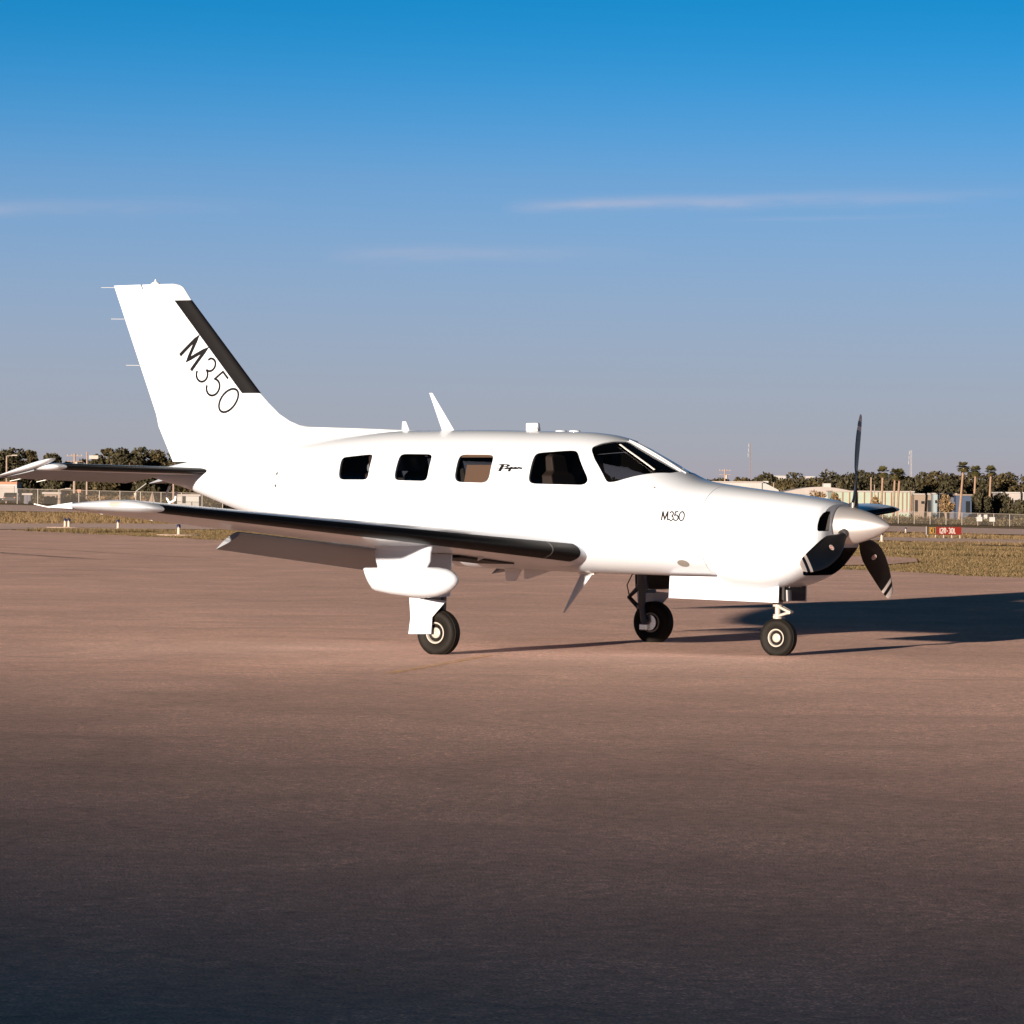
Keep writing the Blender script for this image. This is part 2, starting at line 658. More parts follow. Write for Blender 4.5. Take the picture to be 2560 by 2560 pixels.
v, fc = [], []
aa = np.linspace(-420, 300, 500)
bb = [0, 1.5, 8, 40, 120, 400]
for b_ in bb:
    for a_ in aa:
        q = apron_pt(a_, b_)
        x, y = G(*q)
        v.append((x, y, 0.0))
n = len(aa)
for i in range(len(bb) - 1):
    for k in range(n - 1):
        fc.append((i * n + k, i * n + k + 1, (i + 1) * n + k + 1, (i + 1) * n + k))
ap = pyd('apron', v, fc, M['apron'])
if ap.data.polygons[0].normal.z < 0:
    ap.data.flip_normals()
tag(ap, kind='structure')


def strip(name, near, far, material, dz=0.02):
    """paved strip between two lines given as ((u,t),(u,t))"""
    def fn(s, q):
        a = np.array(near[0]) + (np.array(near[1]) - np.array(near[0])) * s
        b = np.array(far[0]) + (np.array(far[1]) - np.array(far[0])) * s
        p = a + (b - a) * q
        return float(p[0]), float(p[1])
    return sheet(name, np.linspace(-3, 4, 120), np.linspace(0, 1, 8), dz, material, fn)


strip('taxiway', ((-19.4, 139), (23.9, 170)), ((-22.6, 163), (28.8, 203)), M['taxi'])
strip('runway', ((-35.7, 258.5), (37.3, 272)), ((-58, 410), (62, 440)), M['taxi'])
v = [gp(*q, 0.022) for q in [(-4, 78), (6.6, 77.4), (8.0, 79.0), (9.1, 83), (9.6, 88), (9.0, 90.5), (-4, 88)]]
o = pyd('connecting_path', v, [tuple(range(7))], M['apron'])
if o.data.polygons[0].normal.z < 0:
    o.data.flip_normals()
tag(o, kind='structure')


def ribbon2(pts, wd):
    """polyline -> left/right edge points (mitred)"""
    p = [np.array(q, float) for q in pts]
    L, Rr = [], []
    for i in range(len(p)):
        d0 = p[i] - p[i - 1] if i > 0 else p[1] - p[0]
        d1 = p[i + 1] - p[i] if i < len(p) - 1 else p[-1] - p[-2]
        d0 = d0 / (np.linalg.norm(d0) + 1e-12)
        d1 = d1 / (np.linalg.norm(d1) + 1e-12)
        n0 = np.array([-d0[1], d0[0]])
        n1 = np.array([-d1[1], d1[0]])
        nn = n0 + n1
        nn /= np.linalg.norm(nn) + 1e-12
        k = 1 / max(0.45, float(nn @ n0))
        L.append(p[i] + nn * wd / 2 * k)
        Rr.append(p[i] - nn * wd / 2 * k)
    return L, Rr


def mark(name, pts, wd, col_mat, dz=0.004):
    pts = [np.array(G(*q)) for q in pts]
    L, Q = ribbon2(pts, wd)
    v = [(a[0], a[1], dz) for a in L] + [(a[0], a[1], dz) for a in Q]
    n = len(L)
    o = pyd(name, v, [(i, i + 1, n + i + 1, n + i) for i in range(n - 1)], col_mat)
    if o.data.polygons[0].normal.z < 0:
        o.data.flip_normals()
    return tag(o, kind='structure')


def worn_paint(name, col, cover, alpha_scale=3.0):
    m = mat(name, col, 0.8)
    t = m.node_tree
    b = t.nodes['Principled BSDF']
    co = nd(t, 'ShaderNodeTexCoord')
    n = nd(t, 'ShaderNodeTexNoise')
    n.inputs['Scale'].default_value = alpha_scale
    n.inputs['Detail'].default_value = 8
    n.inputs['Roughness'].default_value = 0.75
    t.links.new(co.outputs['Object'], n.inputs['Vector'])
    mr = nd(t, 'ShaderNodeMapRange')
    mr.inputs[1].default_value = 0.35
    mr.inputs[2].default_value = 0.72
    mr.inputs[4].default_value = cover
    t.links.new(n.outputs['Fac'], mr.inputs[0])
    t.links.new(mr.outputs[0], b.inputs['Alpha'])
    return m


M['yellow_line'] = worn_paint('worn_yellow_line', (0.85, 0.55, 0.22), 1.0)
M['white_line'] = worn_paint('worn_white_line', (0.92, 0.76, 0.66), 0.75, 1.5)
M['tar'] = worn_paint('tar_seal', (0.06, 0.05, 0.05), 1.0, 1.2)
mark('yellow_marking', [(-1.0, 29.6), (-.787, 30.42), (-.42, 32.1), (-.2, 33.1)], 0.11, M['yellow_line'])
mark('white_marking', [(-4.0, 29.6), (-.278, 29.43), (4.04, 29.24), (7, 29.1)], 0.05, M['white_line'])
mark('white_marking', [(-7, 33.6), (-2.6, 31.2), (-1.2, 30.7)], 0.035, M['white_line'])
mark('tar_seam', [(-14.5, 92.5), (-12, 86.9), (-10.2, 82.2), (-8.7, 78.9)], 0.22, M['tar'])
mark('tar_seam', [(-13.8, 97), (-10.5, 90), (-8.5, 85.2), (-6.5, 81)], 0.12, M['tar'])
mark('tar_seam', [(-13.4, 90.5), (-11.2, 84), (-9.4, 79.9)], 0.10, M['tar'])

# ================================================================== AIRPLANE
plane = empty('airplane', (0, 0, 0))
tag(plane, 'white single propeller airplane with black de-icing boots parked on the asphalt apron', 'airplane')

ST = np.array([
    (-4.78, 1.640, 1.590, .020, .5, 2.0, 2.0),
    (-4.60, 1.690, 1.545, .070, .5, 2.0, 2.0),
    (-4.36, 1.735, 1.487, .130, .5, 2.0, 2.0),
    (-3.64, 1.835, 1.262, .285, .5, 2.05, 2.05),
    (-2.80, 1.945, 1.035, .440, .5, 2.1, 2.1),
    (-2.20, 2.010, .895, .545, .5, 2.15, 2.15),
    (-1.60, 2.048, .795, .620, .5, 2.2, 2.2),
    (-.80, 2.052, .742, .660, .5, 2.25, 2.3),
    (0.0, 2.038, .726, .670, .5, 2.3, 2.4),
    (.40, 2.029, .716, .668, .5, 2.3, 2.45),
    (.62, 2.008, .713, .664, .5, 2.3, 2.5),
    (.78, 1.975, .711, .660, .5, 2.25, 2.5),
    (.95, 1.912, .709, .655, .51, 2.2, 2.5),
    (1.12, 1.832, .707, .646, .52, 2.15, 2.5),
    (1.30, 1.737, .705, .633, .53, 2.15, 2.5),
    (1.46, 1.650, .703, .618, .535, 2.2, 2.5),
    (1.62, 1.588, .702, .600, .53, 2.3, 2.5),
    (1.85, 1.550, .700, .575, .52, 2.4, 2.5),
    (1.95, 1.537, .690, .565, .52, 2.4, 2.5),
    (2.06, 1.524, .610, .555, .54, 2.4, 2.55),
    (2.20, 1.508, .585, .543, .55, 2.4, 2.6),
    (2.40, 1.486, .588, .525, .55, 2.4, 3.0),
    (2.62, 1.460, .630, .505, .54, 2.5, 3.4),
    (2.80, 1.437, .705, .485, .54, 2.6, 3.7),
    (2.94, 1.415, .795, .458, .55, 2.7, 3.7),
    (3.03, 1.394, .885, .415, .56, 2.7, 3.6),
    (3.065, 1.376, .950, .350, .57, 2.6, 3.2)])


def pchip(x, y, q):
    h = np.diff(x)
    d = np.diff(y) / h
    mm = np.zeros_like(y)
    for i in range(1, len(x) - 1):
        if d[i - 1] * d[i] > 0:
            w1, w2 = 2 * h[i] + h[i - 1], h[i] + 2 * h[i - 1]
            mm[i] = (w1 + w2) / (w1 / d[i - 1] + w2 / d[i])
    mm[0], mm[-1] = d[0], d[-1]
    q = np.clip(q, x[0], x[-1])
    k = np.clip(np.searchsorted(x, q) - 1, 0, len(x) - 2)
    t = (q - x[k]) / h[k]
    return y[k] * (1 + 2 * t) * (1 - t) ** 2 + h[k] * mm[k] * t * (1 - t) ** 2 + y[k + 1] * t * t * (3 - 2 * t) + h[k] * mm[k + 1] * t * t * (t - 1)


def fus_ring(x, n=96, ins=0.0, floor=None):
    t, b, wd, k, et, eb = [float(pchip(ST[:, 0], ST[:, i], np.array([x]))[0]) for i in range(1, 7)]
    zc = b + (t - b) * k
    t, b, wd = t - ins, b + ins, max(wd - ins, .005)
    if floor is not None:
        b = max(b, floor)
    ring = []
    for i in range(n):
        th = 2 * math.pi * (i + .5) / n
        c, s_ = math.cos(th), math.sin(th)
        e = et if s_ > 0 else eb
        y = wd * math.copysign(abs(c) ** (2 / e), c)
        z = zc + (t - zc if s_ > 0 else zc - b) * math.copysign(abs(s_) ** (2 / e), s_)
        ring.append((x, y, z))
    return ring


def loft_obj(name, xs, material, parent, ins=None, hollow=None):
    mb = MB()
    mb.loft([fus_ring(x) for x in xs])
    me = bpy.data.meshes.new(name)
    bm = bmesh.new()
    vs = [bm.verts.new(p) for p in mb.v]
    for f_ in mb.f:
        bm.faces.new([vs[i] for i in f_])
    bmesh.ops.recalc_face_normals(bm, faces=bm.faces)
    if hollow is not None:
        mi = MB()
        mi.loft([fus_ring(x, 96, 0.03 if 0.02 < (i / len(hollow)) < 0.98 else 0.05, 0.95) for i, x in enumerate(hollow)])
        vi = [bm.verts.new(p) for p in mi.v]
        inner = [bm.faces.new([vi[i] for i in f_]) for f_ in mi.f]
        bmesh.ops.recalc_face_normals(bm, faces=inner)
        bmesh.ops.reverse_faces(bm, faces=inner)
        for f_ in inner:
            f_.material_index = 1
    for f_ in bm.faces:
        f_.smooth = True
    bm.to_mesh(me)
    bm.free()
    return link(name, me, material, parent)


fx = np.concatenate([np.linspace(-4.78, -2.8, 40), np.linspace(-2.75, .4, 64), np.linspace(.43, 1.93, 56)])
fus = loft_obj('fuselage', fx, [M['white'], M['cabin']], plane, hollow=np.linspace(-2.5, 1.5, 60))
cx = np.concatenate([np.linspace(1.934, 2.2, 18), np.linspace(2.22, 2.9, 26), np.linspace(2.92, 3.065, 14)])
cowl = loft_obj('engine_cowling', cx, [M['white'], M['void']], plane)


def bvh_of(o):
    me = o.data
    return BVHTree.FromPolygons([v_.co.copy() for v_ in me.vertices], [tuple(p.vertices) for p in me.polygons])


# outer skin only for projecting
skin = MB()
skin.loft([fus_ring(x) for x in np.concatenate([fx, cx[1:]])])
SK = BVHTree.FromPolygons([Vector(p) for p in skin.v], skin.f)


def on_skin(x, z, side=-1, bvh=None, off=0.0):
    h = (bvh or SK).ray_cast(Vector((x, side * 3.0, z)), Vector((0, -side, 0)))
    if h[0] is None:
        return Vector((x, 0, z))
    nn = h[1] if h[1].y * side > 0 else -h[1]
    return h[0] + nn * off


# ---- windows
WIN = [
    [(-2.09, 1.785), (-1.735, 1.815), (-1.70, 1.80), (-1.695, 1.60), (-1.72, 1.571), (-2.04, 1.571), (-2.072, 1.60)],
    [(-1.375, 1.80), (-1.34, 1.818), (-1.02, 1.815), (-.99, 1.79), (-.985, 1.59), (-1.015, 1.561), (-1.35, 1.567), (-1.378, 1.60)],
    [(-.68, 1.79), (-.645, 1.812), (-.32, 1.81), (-.287, 1.785), (-.282, 1.59), (-.325, 1.547), (-.635, 1.553), (-.674, 1.59)],
    [(.15, 1.80), (.178, 1.828), (.50, 1.850), (.565, 1.848), (.605, 1.822), (.775, 1.60), (.782, 1.562), (.745, 1.532), (.20, 1.541), (.152, 1.565)],
]


def wprism(poly3, n, depth=0.30):
    mb = MB()
    n = Vector(n).normalized()
    mb.prism([Vector(p) + n * 0.15 for p in poly3], -n * depth)
    o = mb.build('cutter', M['white'])
    return o


def rounded(poly, rad=0.03, seg=5):
    """round each corner of a closed polygon of numpy points"""
    P = [np.array(q, float) for q in poly]
    outp = []
    for i in range(len(P)):
        a, b, c = P[i - 1], P[i], P[(i + 1) % len(P)]
        la, lc = np.linalg.norm(a - b), np.linalg.norm(c - b)
        ra, rc = min(rad, la * .48), min(rad, lc * .48)
        p0, p1 = b + (a - b) / la * ra, b + (c - b) / lc * rc
        for k in range(seg + 1):
            t = k / seg
            outp.append((1 - t) ** 2 * p0 + 2 * t * (1 - t) * b + t * t * p1)
    return outp


def pane(name, outline, proj, inset, parent, scale=1.03):
    """outline: list of 3D; proj(p)-> (point, normal) on the skin; concentric rings"""
    c = sum((Vector(p) for p in outline), Vector()) / len(outline)
    rings = []
    for s_ in (scale, .85, .6, .35, .12):
        rings.append([])
        for p in outline:
            q, nn = proj(c + (Vector(p) - c) * s_)
            rings[-1].append(q - nn * inset)
    mb = MB()
    n_ = len(outline)
    vv = [p for r_ in rings for p in r_]
    ff = [(i * n_ + k, i * n_ + (k + 1) % n_, (i + 1) * n_ + (k + 1) % n_, (i + 1) * n_ + k) for i in range(4) for k in range(n_)]
    ff.append(tuple(4 * n_ + k for k in range(n_)))
    mb.add(vv, ff)
    return mb.build(name, M['glass'], parent, smooth=True)


cutters = []
for poly in WIN:
    o2 = rounded([np.array(q) for q in poly], .05, 4)
    for side in (-1, 1):
        P3 = [Vector((q[0], side * .60, q[1])) for q in o2]
        cutters.append(wprism(P3, (0, side, 0), 0.5))

        def prj(p, side=side):
            h = SK.ray_cast(Vector((p.x, side * 3, p.z)), Vector((0, -side, 0)))
            return (h[0], h[1] if h[1].y * side > 0 else -h[1])
        pane('cabin_window', [Vector((q[0], side * .6, q[1])) for q in o2], prj, 0.012, plane)

WS = [(.711, -.453, 1.855), (.700, -.415, 1.880), (.745, -.33, 1.915), (.81, -.21, 1.942), (.87, -.05, 1.95), (1.44, -.05, 1.665),
      (1.42, -.22, 1.645), (1.302, -.402, 1.638), (1.235, -.473, 1.623), (1.16, -.532, 1.599), (1.064, -.585, 1.565), (.997, -.605, 1.555),
      (.964, -.605, 1.568), (.786, -.52, 1.769)]
for side in (-1, 1):
    nv = Vector((.42, side * .52, .74)).normalized()

    def prj(p, nv=nv):
        h = SK.ray_cast(p + nv * 1.0, -nv)
        if h[0] is None:
            h = SK.find_nearest(p)
        nn = h[1] if h[1].dot(nv) > 0 else -h[1]
        return (h[0], nn)
    pts = [np.array((q[0], -side * q[1], q[2])) for q in WS]
    pts = [prj(Vector(p))[0] for p in rounded(pts, .03, 3)]
    cutters.append(wprism(pts, nv, 0.26))
    pane('windshield', pts, prj, 0.010, plane, 1.02)
cut(fus, cutters)

# engine inlets and chin intake are pockets in the cowling
cutters = []
IN = [(-.405, 1.135), (-.402, 1.2), (-.380, 1.255), (-.335, 1.297), (-.29, 1.312), (-.205, 1.312), (-.215, 1.22), (-.235, 1.135)]
for side in (-1, 1):
    mb = MB()
    mb.prism([(3.2, -side * y, z) for y, z in rounded(IN, .02, 3)], (-.62, 0, 0))
    c_ = mb.build('cutter', [M['white'], M['void']])
    c_.data.polygons.foreach_set('material_index', [1] * len(c_.data.polygons))
    cutters.append(c_)
CH = [(-.415, .985), (.415, .985), (.415, .85), (.30, .735), (-.30, .735), (-.415, .85)]
mb = MB()
mb.prism([(3.2, y, z) for y, z in rounded(CH, .06, 4)], (-.75, 0, 0))
c_ = mb.build('cutter', [M['white'], M['void']])
c_.data.polygons.foreach_set('material_index', [1] * len(c_.data.polygons))
cutters.append(c_)
cut(cowl, cutters)
for o in (fus, cowl):
    o.data.polygons.foreach_set('use_smooth', [True] * len(o.data.polygons))
    o.data.set_sharp_from_angle(angle=R(32))

# ---- cabin interior
M['blind'] = mat('tan_blind', (0.34, 0.22, 0.15), .8)
for z0_, z1_ in ((1.53, 1.715), (1.785, 1.83)):
    bl_ = MB()
    bl_.prism([(-.70 if z1_ > 1.8 else -.60, -.600 if z0_ < 1.6 else -.535, z0_), (-.25, -.600 if z0_ < 1.6 else -.535, z0_), (-.25, -.545 if z0_ < 1.6 else -.510, z1_), (-.70 if z1_ > 1.8 else -.60, -.545 if z0_ < 1.6 else -.510, z1_)], (0, .006, 0))
    bl_.build('window_blind', M['blind'], plane)
def seat(x, y, face=1):
    mb = MB()
    z0 = 1.0
    mb.box((x, y, z0 + .22), (.46, .44, .14))
    mb.box((x, y, z0 + .10), (.36, .36, .12))
    o = mb.build('seat', M['leather'], plane)
    mb = MB()
    ring = []
    for k, (dx, dz, wd, th) in enumerate([(-.20, .25, .44, .12), (-.24, .45, .45, .13), (-.28, .62, .40, .11), (-.29, .66, .26, .09), (-.31, .80, .24, .08), (-.31, .82, .16, .04)]):
        cx_, cz = x + face * dx, z0 + dz
        ring.append([(cx_ + sx * th / 2, y + sy * wd / 2, cz) for sx, sy in ((-1, -1), (1, -1), (1, 1), (-1, 1))])
    mb.loft(ring)
    b_ = bevel(mb.build('seat_back', M['leather'], o), .03, 3)
    bevel(o, .04, 3)


for x, f_ in ((.55, 1), (-.25, -1), (-1.45, 1)):
    for y in (-.33, .33):
        seat(x, y, f_)
mb = MB()
mb.prism([(1.48, -.5, 1.0), (1.02, -.5, 1.0), (1.0, -.5, 1.46), (1.12, -.5, 1.53), (1.42, -.5, 1.52)], (0, 1.0, 0))
mb.build('instrument_panel', M['void'], plane)
for y in (-.33, .33):
    mb = MB()
    mb.tube([(.95, y, 1.32), (.84, y, 1.32)], .015, 8)
    mb.tube([(.84, y - .13, 1.40), (.83, y - .12, 1.33), (.84, y, 1.31), (.83, y + .12, 1.33), (.84, y + .13, 1.40)], .014, 8)
    mb.build('control_yoke', M['void'], plane)


# ---- wing
def naca(xc, t):
    return 5 * t * (.2969 * math.sqrt(max(xc, 0)) - .1260 * xc - .3516 * xc ** 2 + .2843 * xc ** 3 - .1036 * xc ** 4)


def camber(xc, mx=.018, p=.4):
    return mx / p ** 2 * (2 * p * xc - xc * xc) if xc < p else mx / (1 - p) ** 2 * (1 - 2 * p + 2 * p * xc - xc * xc)


def wing_at(y):
    k = (y - .68) / 5.82
    return dict(le=.706 - .327 * k, c=1.75 + (1.115 - 1.75) * k, z=.915 + .397 * k, t=.15 - .062 * k, inc=R(1.6 * (1 - k)))


def wpt(y, xc, zc, side):
    q = wing_at(y)
    dx, dz = xc * q['c'], zc * q['c']
    ci, si = math.cos(q['inc']), math.sin(q['inc'])
    return Vector((q['le'] - dx * ci - dz * si, side * y, q['z'] - dx * si + dz * ci))


def afsec(xa, xb, t, n=18, off=0.0):
    """closed loop from xb upper to xa and back along lower"""
    xs = [xa + (xb - xa) * (1 - math.cos(math.pi * k / (2 * n)) ** 1.0) if xa == 0 else xa + (xb - xa) * k / n for k in range(n + 1)]
    up = [(x_, camber(x_) + naca(x_, t) + off) for x_ in xs[::-1]]
    lo = [(x_, camber(x_) - naca(x_, t) - off) for x_ in xs]
    if xa == 0 and off == 0:
        lo = lo[1:]
    return up + lo


def boot_loop(t, c, xu, xl, o_, n=9):
    outp = []
    seq = [('u', xu * (1 - (k / n)) ** 2) for k in range(n)] + [('l', xl * (k / n) ** 2) for k in range(n + 1)]
    P = [np.array((x_, camber(x_) + naca(x_, t) * (1 if s_ == 'u' else -1))) for s_, x_ in seq]
    N = []
    for i in range(len(P)):
        d = P[min(i + 1, len(P) - 1)] - P[max(i - 1, 0)]
        d /= np.linalg.norm(d)
        nn = np.array([-d[1], d[0]])
        N.append(-nn)
    c_ = np.array((.3, 0.0))
    if (P[0] - c_) @ N[0] < 0:
        N = [-q for q in N]
    ou = [P[i] + N[i] * o_ / c for i in range(len(P))]
    inn = [P[i] - N[i] * .006 / c for i in range(len(P))]
    return ou + inn[::-1]


for side in (-1, 1):
    ys = list(np.linspace(.40, 6.40, 25))
    mb = MB()
    rings = [[wpt(y, x_, z_, side) for x_, z_ in afsec(0, .735, wing_at(y)['t'])] for y in ys]
    for y, k, sh in ((6.46, .86, .010), (6.50, .60, .022), (6.52, .25, .045)):
        q = wing_at(y)
        rings.append([wpt(y, sh + x_ * (.735 - sh) / .735, camber(x_) + (z_ - camber(x_)) * k, side) for x_, z_ in afsec(0, .735, q['t'])])
    mb.loft(rings)
    wing = mb.build('wing', M['white'], plane, sharp=40)
    mb = MB()
    mb.loft([[wpt(y, x_, z_, side) for x_, z_ in boot_loop(wing_at(y)['t'], wing_at(y)['c'], .045, .065, .003)] for y in np.linspace(.63, 6.36, 24)])
    mb.build('deice_boot', M['boot'], wing, sharp=60)
    # bright root cuff seam on the boot
    mb = MB()
    mb.loft([[wpt(y, x_, z_, side) for x_, z_ in boot_loop(wing_at(y)['t'], wing_at(y)['c'], .046, .066, .0045)] for y in (1.06, 1.075)])
    mb.build('boot_seam', M['steel'], wing, sharp=60)
    # aileron
    mb = MB()
    mb.loft([[wpt(y, x_, z_, side) for x_, z_ in afsec(.745, .995, wing_at(y)['t'] * .98, 8)] for y in np.linspace(3.98, 6.48, 10)])
    ail = mb.build('aileron', M['white'], wing, sharp=40)
    # flap, lowered
    mb = MB()
    rings = []
    for y in np.linspace(.72, 3.88, 14):
        k = (y - .72) / (3.88 - .72)
        le = np.array((-.80 + (.065) * k, .865 + (1.096 - .865) * k))
        c_ = .40 - .10 * k
        ang = R(30)
        ring = []
        for x_, z_ in afsec(0, 1.0, .16, 12):
            dx, dz = x_ * c_, (z_ - camber(x_) * 0) * c_
            ring.append(Vector((le[0] - dx * math.cos(ang) - dz * math.sin(ang), side * y, le[1] - dx * math.sin(ang) + dz * math.cos(ang))))
        rings.append(ring)
    mb.loft(rings)
    fl = mb.build('flap', M['shaded_white'], wing, sharp=40)
    # nav light lens on the tip
    q = wpt(6.5, .33, .02, side)
    mb = MB()
    for k, dx in enumerate((0.0, .055)):
        pass
    ring = []
    for s_ in (1, .8, .35):
        ring.append([q + Vector((.11 * s_ * math.cos(a), side * (.012 + .02 * (1 - s_)), .022 * s_ * math.sin(a))) for a in np.linspace(0, 2 * math.pi, 20, endpoint=False)])
    mb.loft(ring)
    mb.build('tip_light', M['rim'], wing, sharp=50)
    # static wicks
    for y in (6.42, 5.7, 5.0):
        q = wpt(y, .99, 0, side)
        MB().tube([q, q + Vector((-.17, 0, .028))], .0045, 6).build('static_wick', M['trim'], wing)
    # fuel vent / stall vane under the wing
    q = wpt(1.55, .25, camber(.25) - naca(.25, .145), side)
    MB().prism([q + Vector((.05, 0, .01)), q + Vector((-.05, 0, .01)), q + Vector((-.06, 0, -.03))], (0, .012, 0)).build('drain_vane', M['trim'], wing)

# ---- fin and rudder
LEc = [(1.60, -1.45), (2.0, -1.45), (2.048, -1.45), (2.066, -1.9), (2.080, -2.3), (2.092, -2.80), (2.105, -2.93), (2.144, -3.048), (2.218, -3.185), (2.329, -3.323), (2.432, -3.428), (3.374, -4.297), (3.497, -4.392), (3.527, -4.452), (3.54, -4.53)]
lz = np.array([q[0] for q in LEc[2:]])
lx = np.array([q[1] for q in LEc[2:]])


def hinge_x(z):
    return -4.916 + (3.548 - z) * .5725


def te_x(z):
    return -5.283 + (3.532 - z) * .4246 if z > 2.11 else -4.70 + (2.11 - z) * .52


def fin_le(z):
    return float(np.interp(z, lz, lx))


def half_t(x, le, te, tm):
    k = (le - x) / (le - te)
    return naca(min(max(k, 0), 1), 1.0) * 2 * tm


zs = list(np.linspace(1.66, 2.03, 5)) + [2.048, 2.057, 2.066, 2.073, 2.080, 2.086, 2.092, 2.105, 2.125, 2.144, 2.18, 2.218, 2.27, 2.329, 2.38, 2.432] + list(np.linspace(2.52, 3.374, 10)) + [3.43, 3.475, 3.50, 3.52, 3.535]


def fin_tm(z):
    return .062 - .022 * (min(max(z, 2.4), 3.5) - 2.4) / 1.1


rings = []
for z in zs:
    le = fin_le(z)
    te = te_x(z)
    hx = hinge_x(z) - .004
    tm = fin_tm(z) * (1 if z < 3.47 else max(.25, 1 - (z - 3.47) * 9))
    ring = []
    lead = -3.428 + (2.432 - z) * .9226 if z < 2.432 else le
    n_ = 22
    xs = [le + (hx - le) * (1 - math.cos(math.pi / 2 * k / n_)) for k in range(n_ + 1)]

    def th(x):
        # dorsal fillet: slim ridge in front of the fin proper
        base = half_t(x, min(lead, le), te, tm) if x < min(lead, le) else 0.0
        ridge = .032 * min(1, math.sqrt(max(le - x, 0) / .3)) * min(1, max(0, (2.432 - z) / .2))
        return max(base, ridge)
    up = [Vector((x, -th(x), z)) for x in xs[::-1]]
    dn = [Vector((x, th(x), z)) for x in xs[1:]]
    rings.append(up + dn)
fin = MB().loft(rings).build('fin', M['white'], plane, sharp=45)
FB = bvh_of(fin)
# rudder
rings = []
for z in np.linspace(1.745, 3.535, 16):
    te = te_x(z)
    le = fin_le(z) if z > 2.432 else -3.43 + (2.432 - z) * .6
    hx = hinge_x(z) - .010
    tm = fin_tm(z) * .97
    ring = []
    xs = np.linspace(hx, te, 9)
    th = [half_t(x, le, te - .02, tm) for x in xs]
    rings.append([Vector((x, -h, z)) for x, h in zip(xs, th)] + [Vector((x, h, z)) for x, h in zip(xs[::-1], th[::-1])])
rud = MB().loft(rings).build('rudder', M['white'], fin, sharp=45)
# black boot on the fin leading edge
rings = []
for z in np.linspace(2.426, 3.366, 14):
    le = fin_le(z)
    tm, te = fin_tm(z), te_x(z)
    o_, inn = [], []
    for k in list(range(12, -1, -1)):
        x = le - .186 * (k / 12) ** 2
        h = half_t(x, le, te, tm)
        o_.append((x + (.0035 if k < 4 else 0), -h - .003))
        inn.append((x - .004, -max(h - .006, 0)))
    loop = [Vector((x, y, z)) for x, y in o_] + [Vector((x, -y, z)) for x, y in o_[::-1][1:]]
    loopi = [Vector((x, -y, z)) for x, y in inn] + [Vector((x, y, z)) for x, y in inn[::-1][1:]]
    rings.append(loop + loopi)
MB().loft(rings).build('deice_boot', M['boot'], fin, sharp=60)
for zt_, xw in ((3.516, -5.285), (3.193, -5.155), (2.720, -4.955)):
    MB().tube([(xw + .01, 0, zt_), (xw - .165, 0, zt_ + .004)], .0022, 6).build('static_wick', M['grey'], rud)
MB().lathe([(3.53, .05), (3.545, .045), (3.558, .02), (3.57, .008), (3.585, .005)], 'Z', (-4.75, 0, 0), 16).build('beacon', M['trim'], fin, sharp=50)
# fin cap joint, a thin recessed line of sealant
for z0, x0, x1 in ((3.390, -4.80, -4.40), (3.045, -4.62, -4.36)):
    pts2 = [on_skin(x, z0 + (x - x0) * -.02, -1, FB, .0015) for x in np.linspace(x0, x1, 10)]
    vv = [p + Vector((0, 0, .002)) for p in pts2] + [p - Vector((0, 0, .002)) for p in pts2]
    pyd('panel_seam', vv, [(i, i + 1, 10 + i + 1, 10 + i) for i in range(9)], M['seam'], fin)

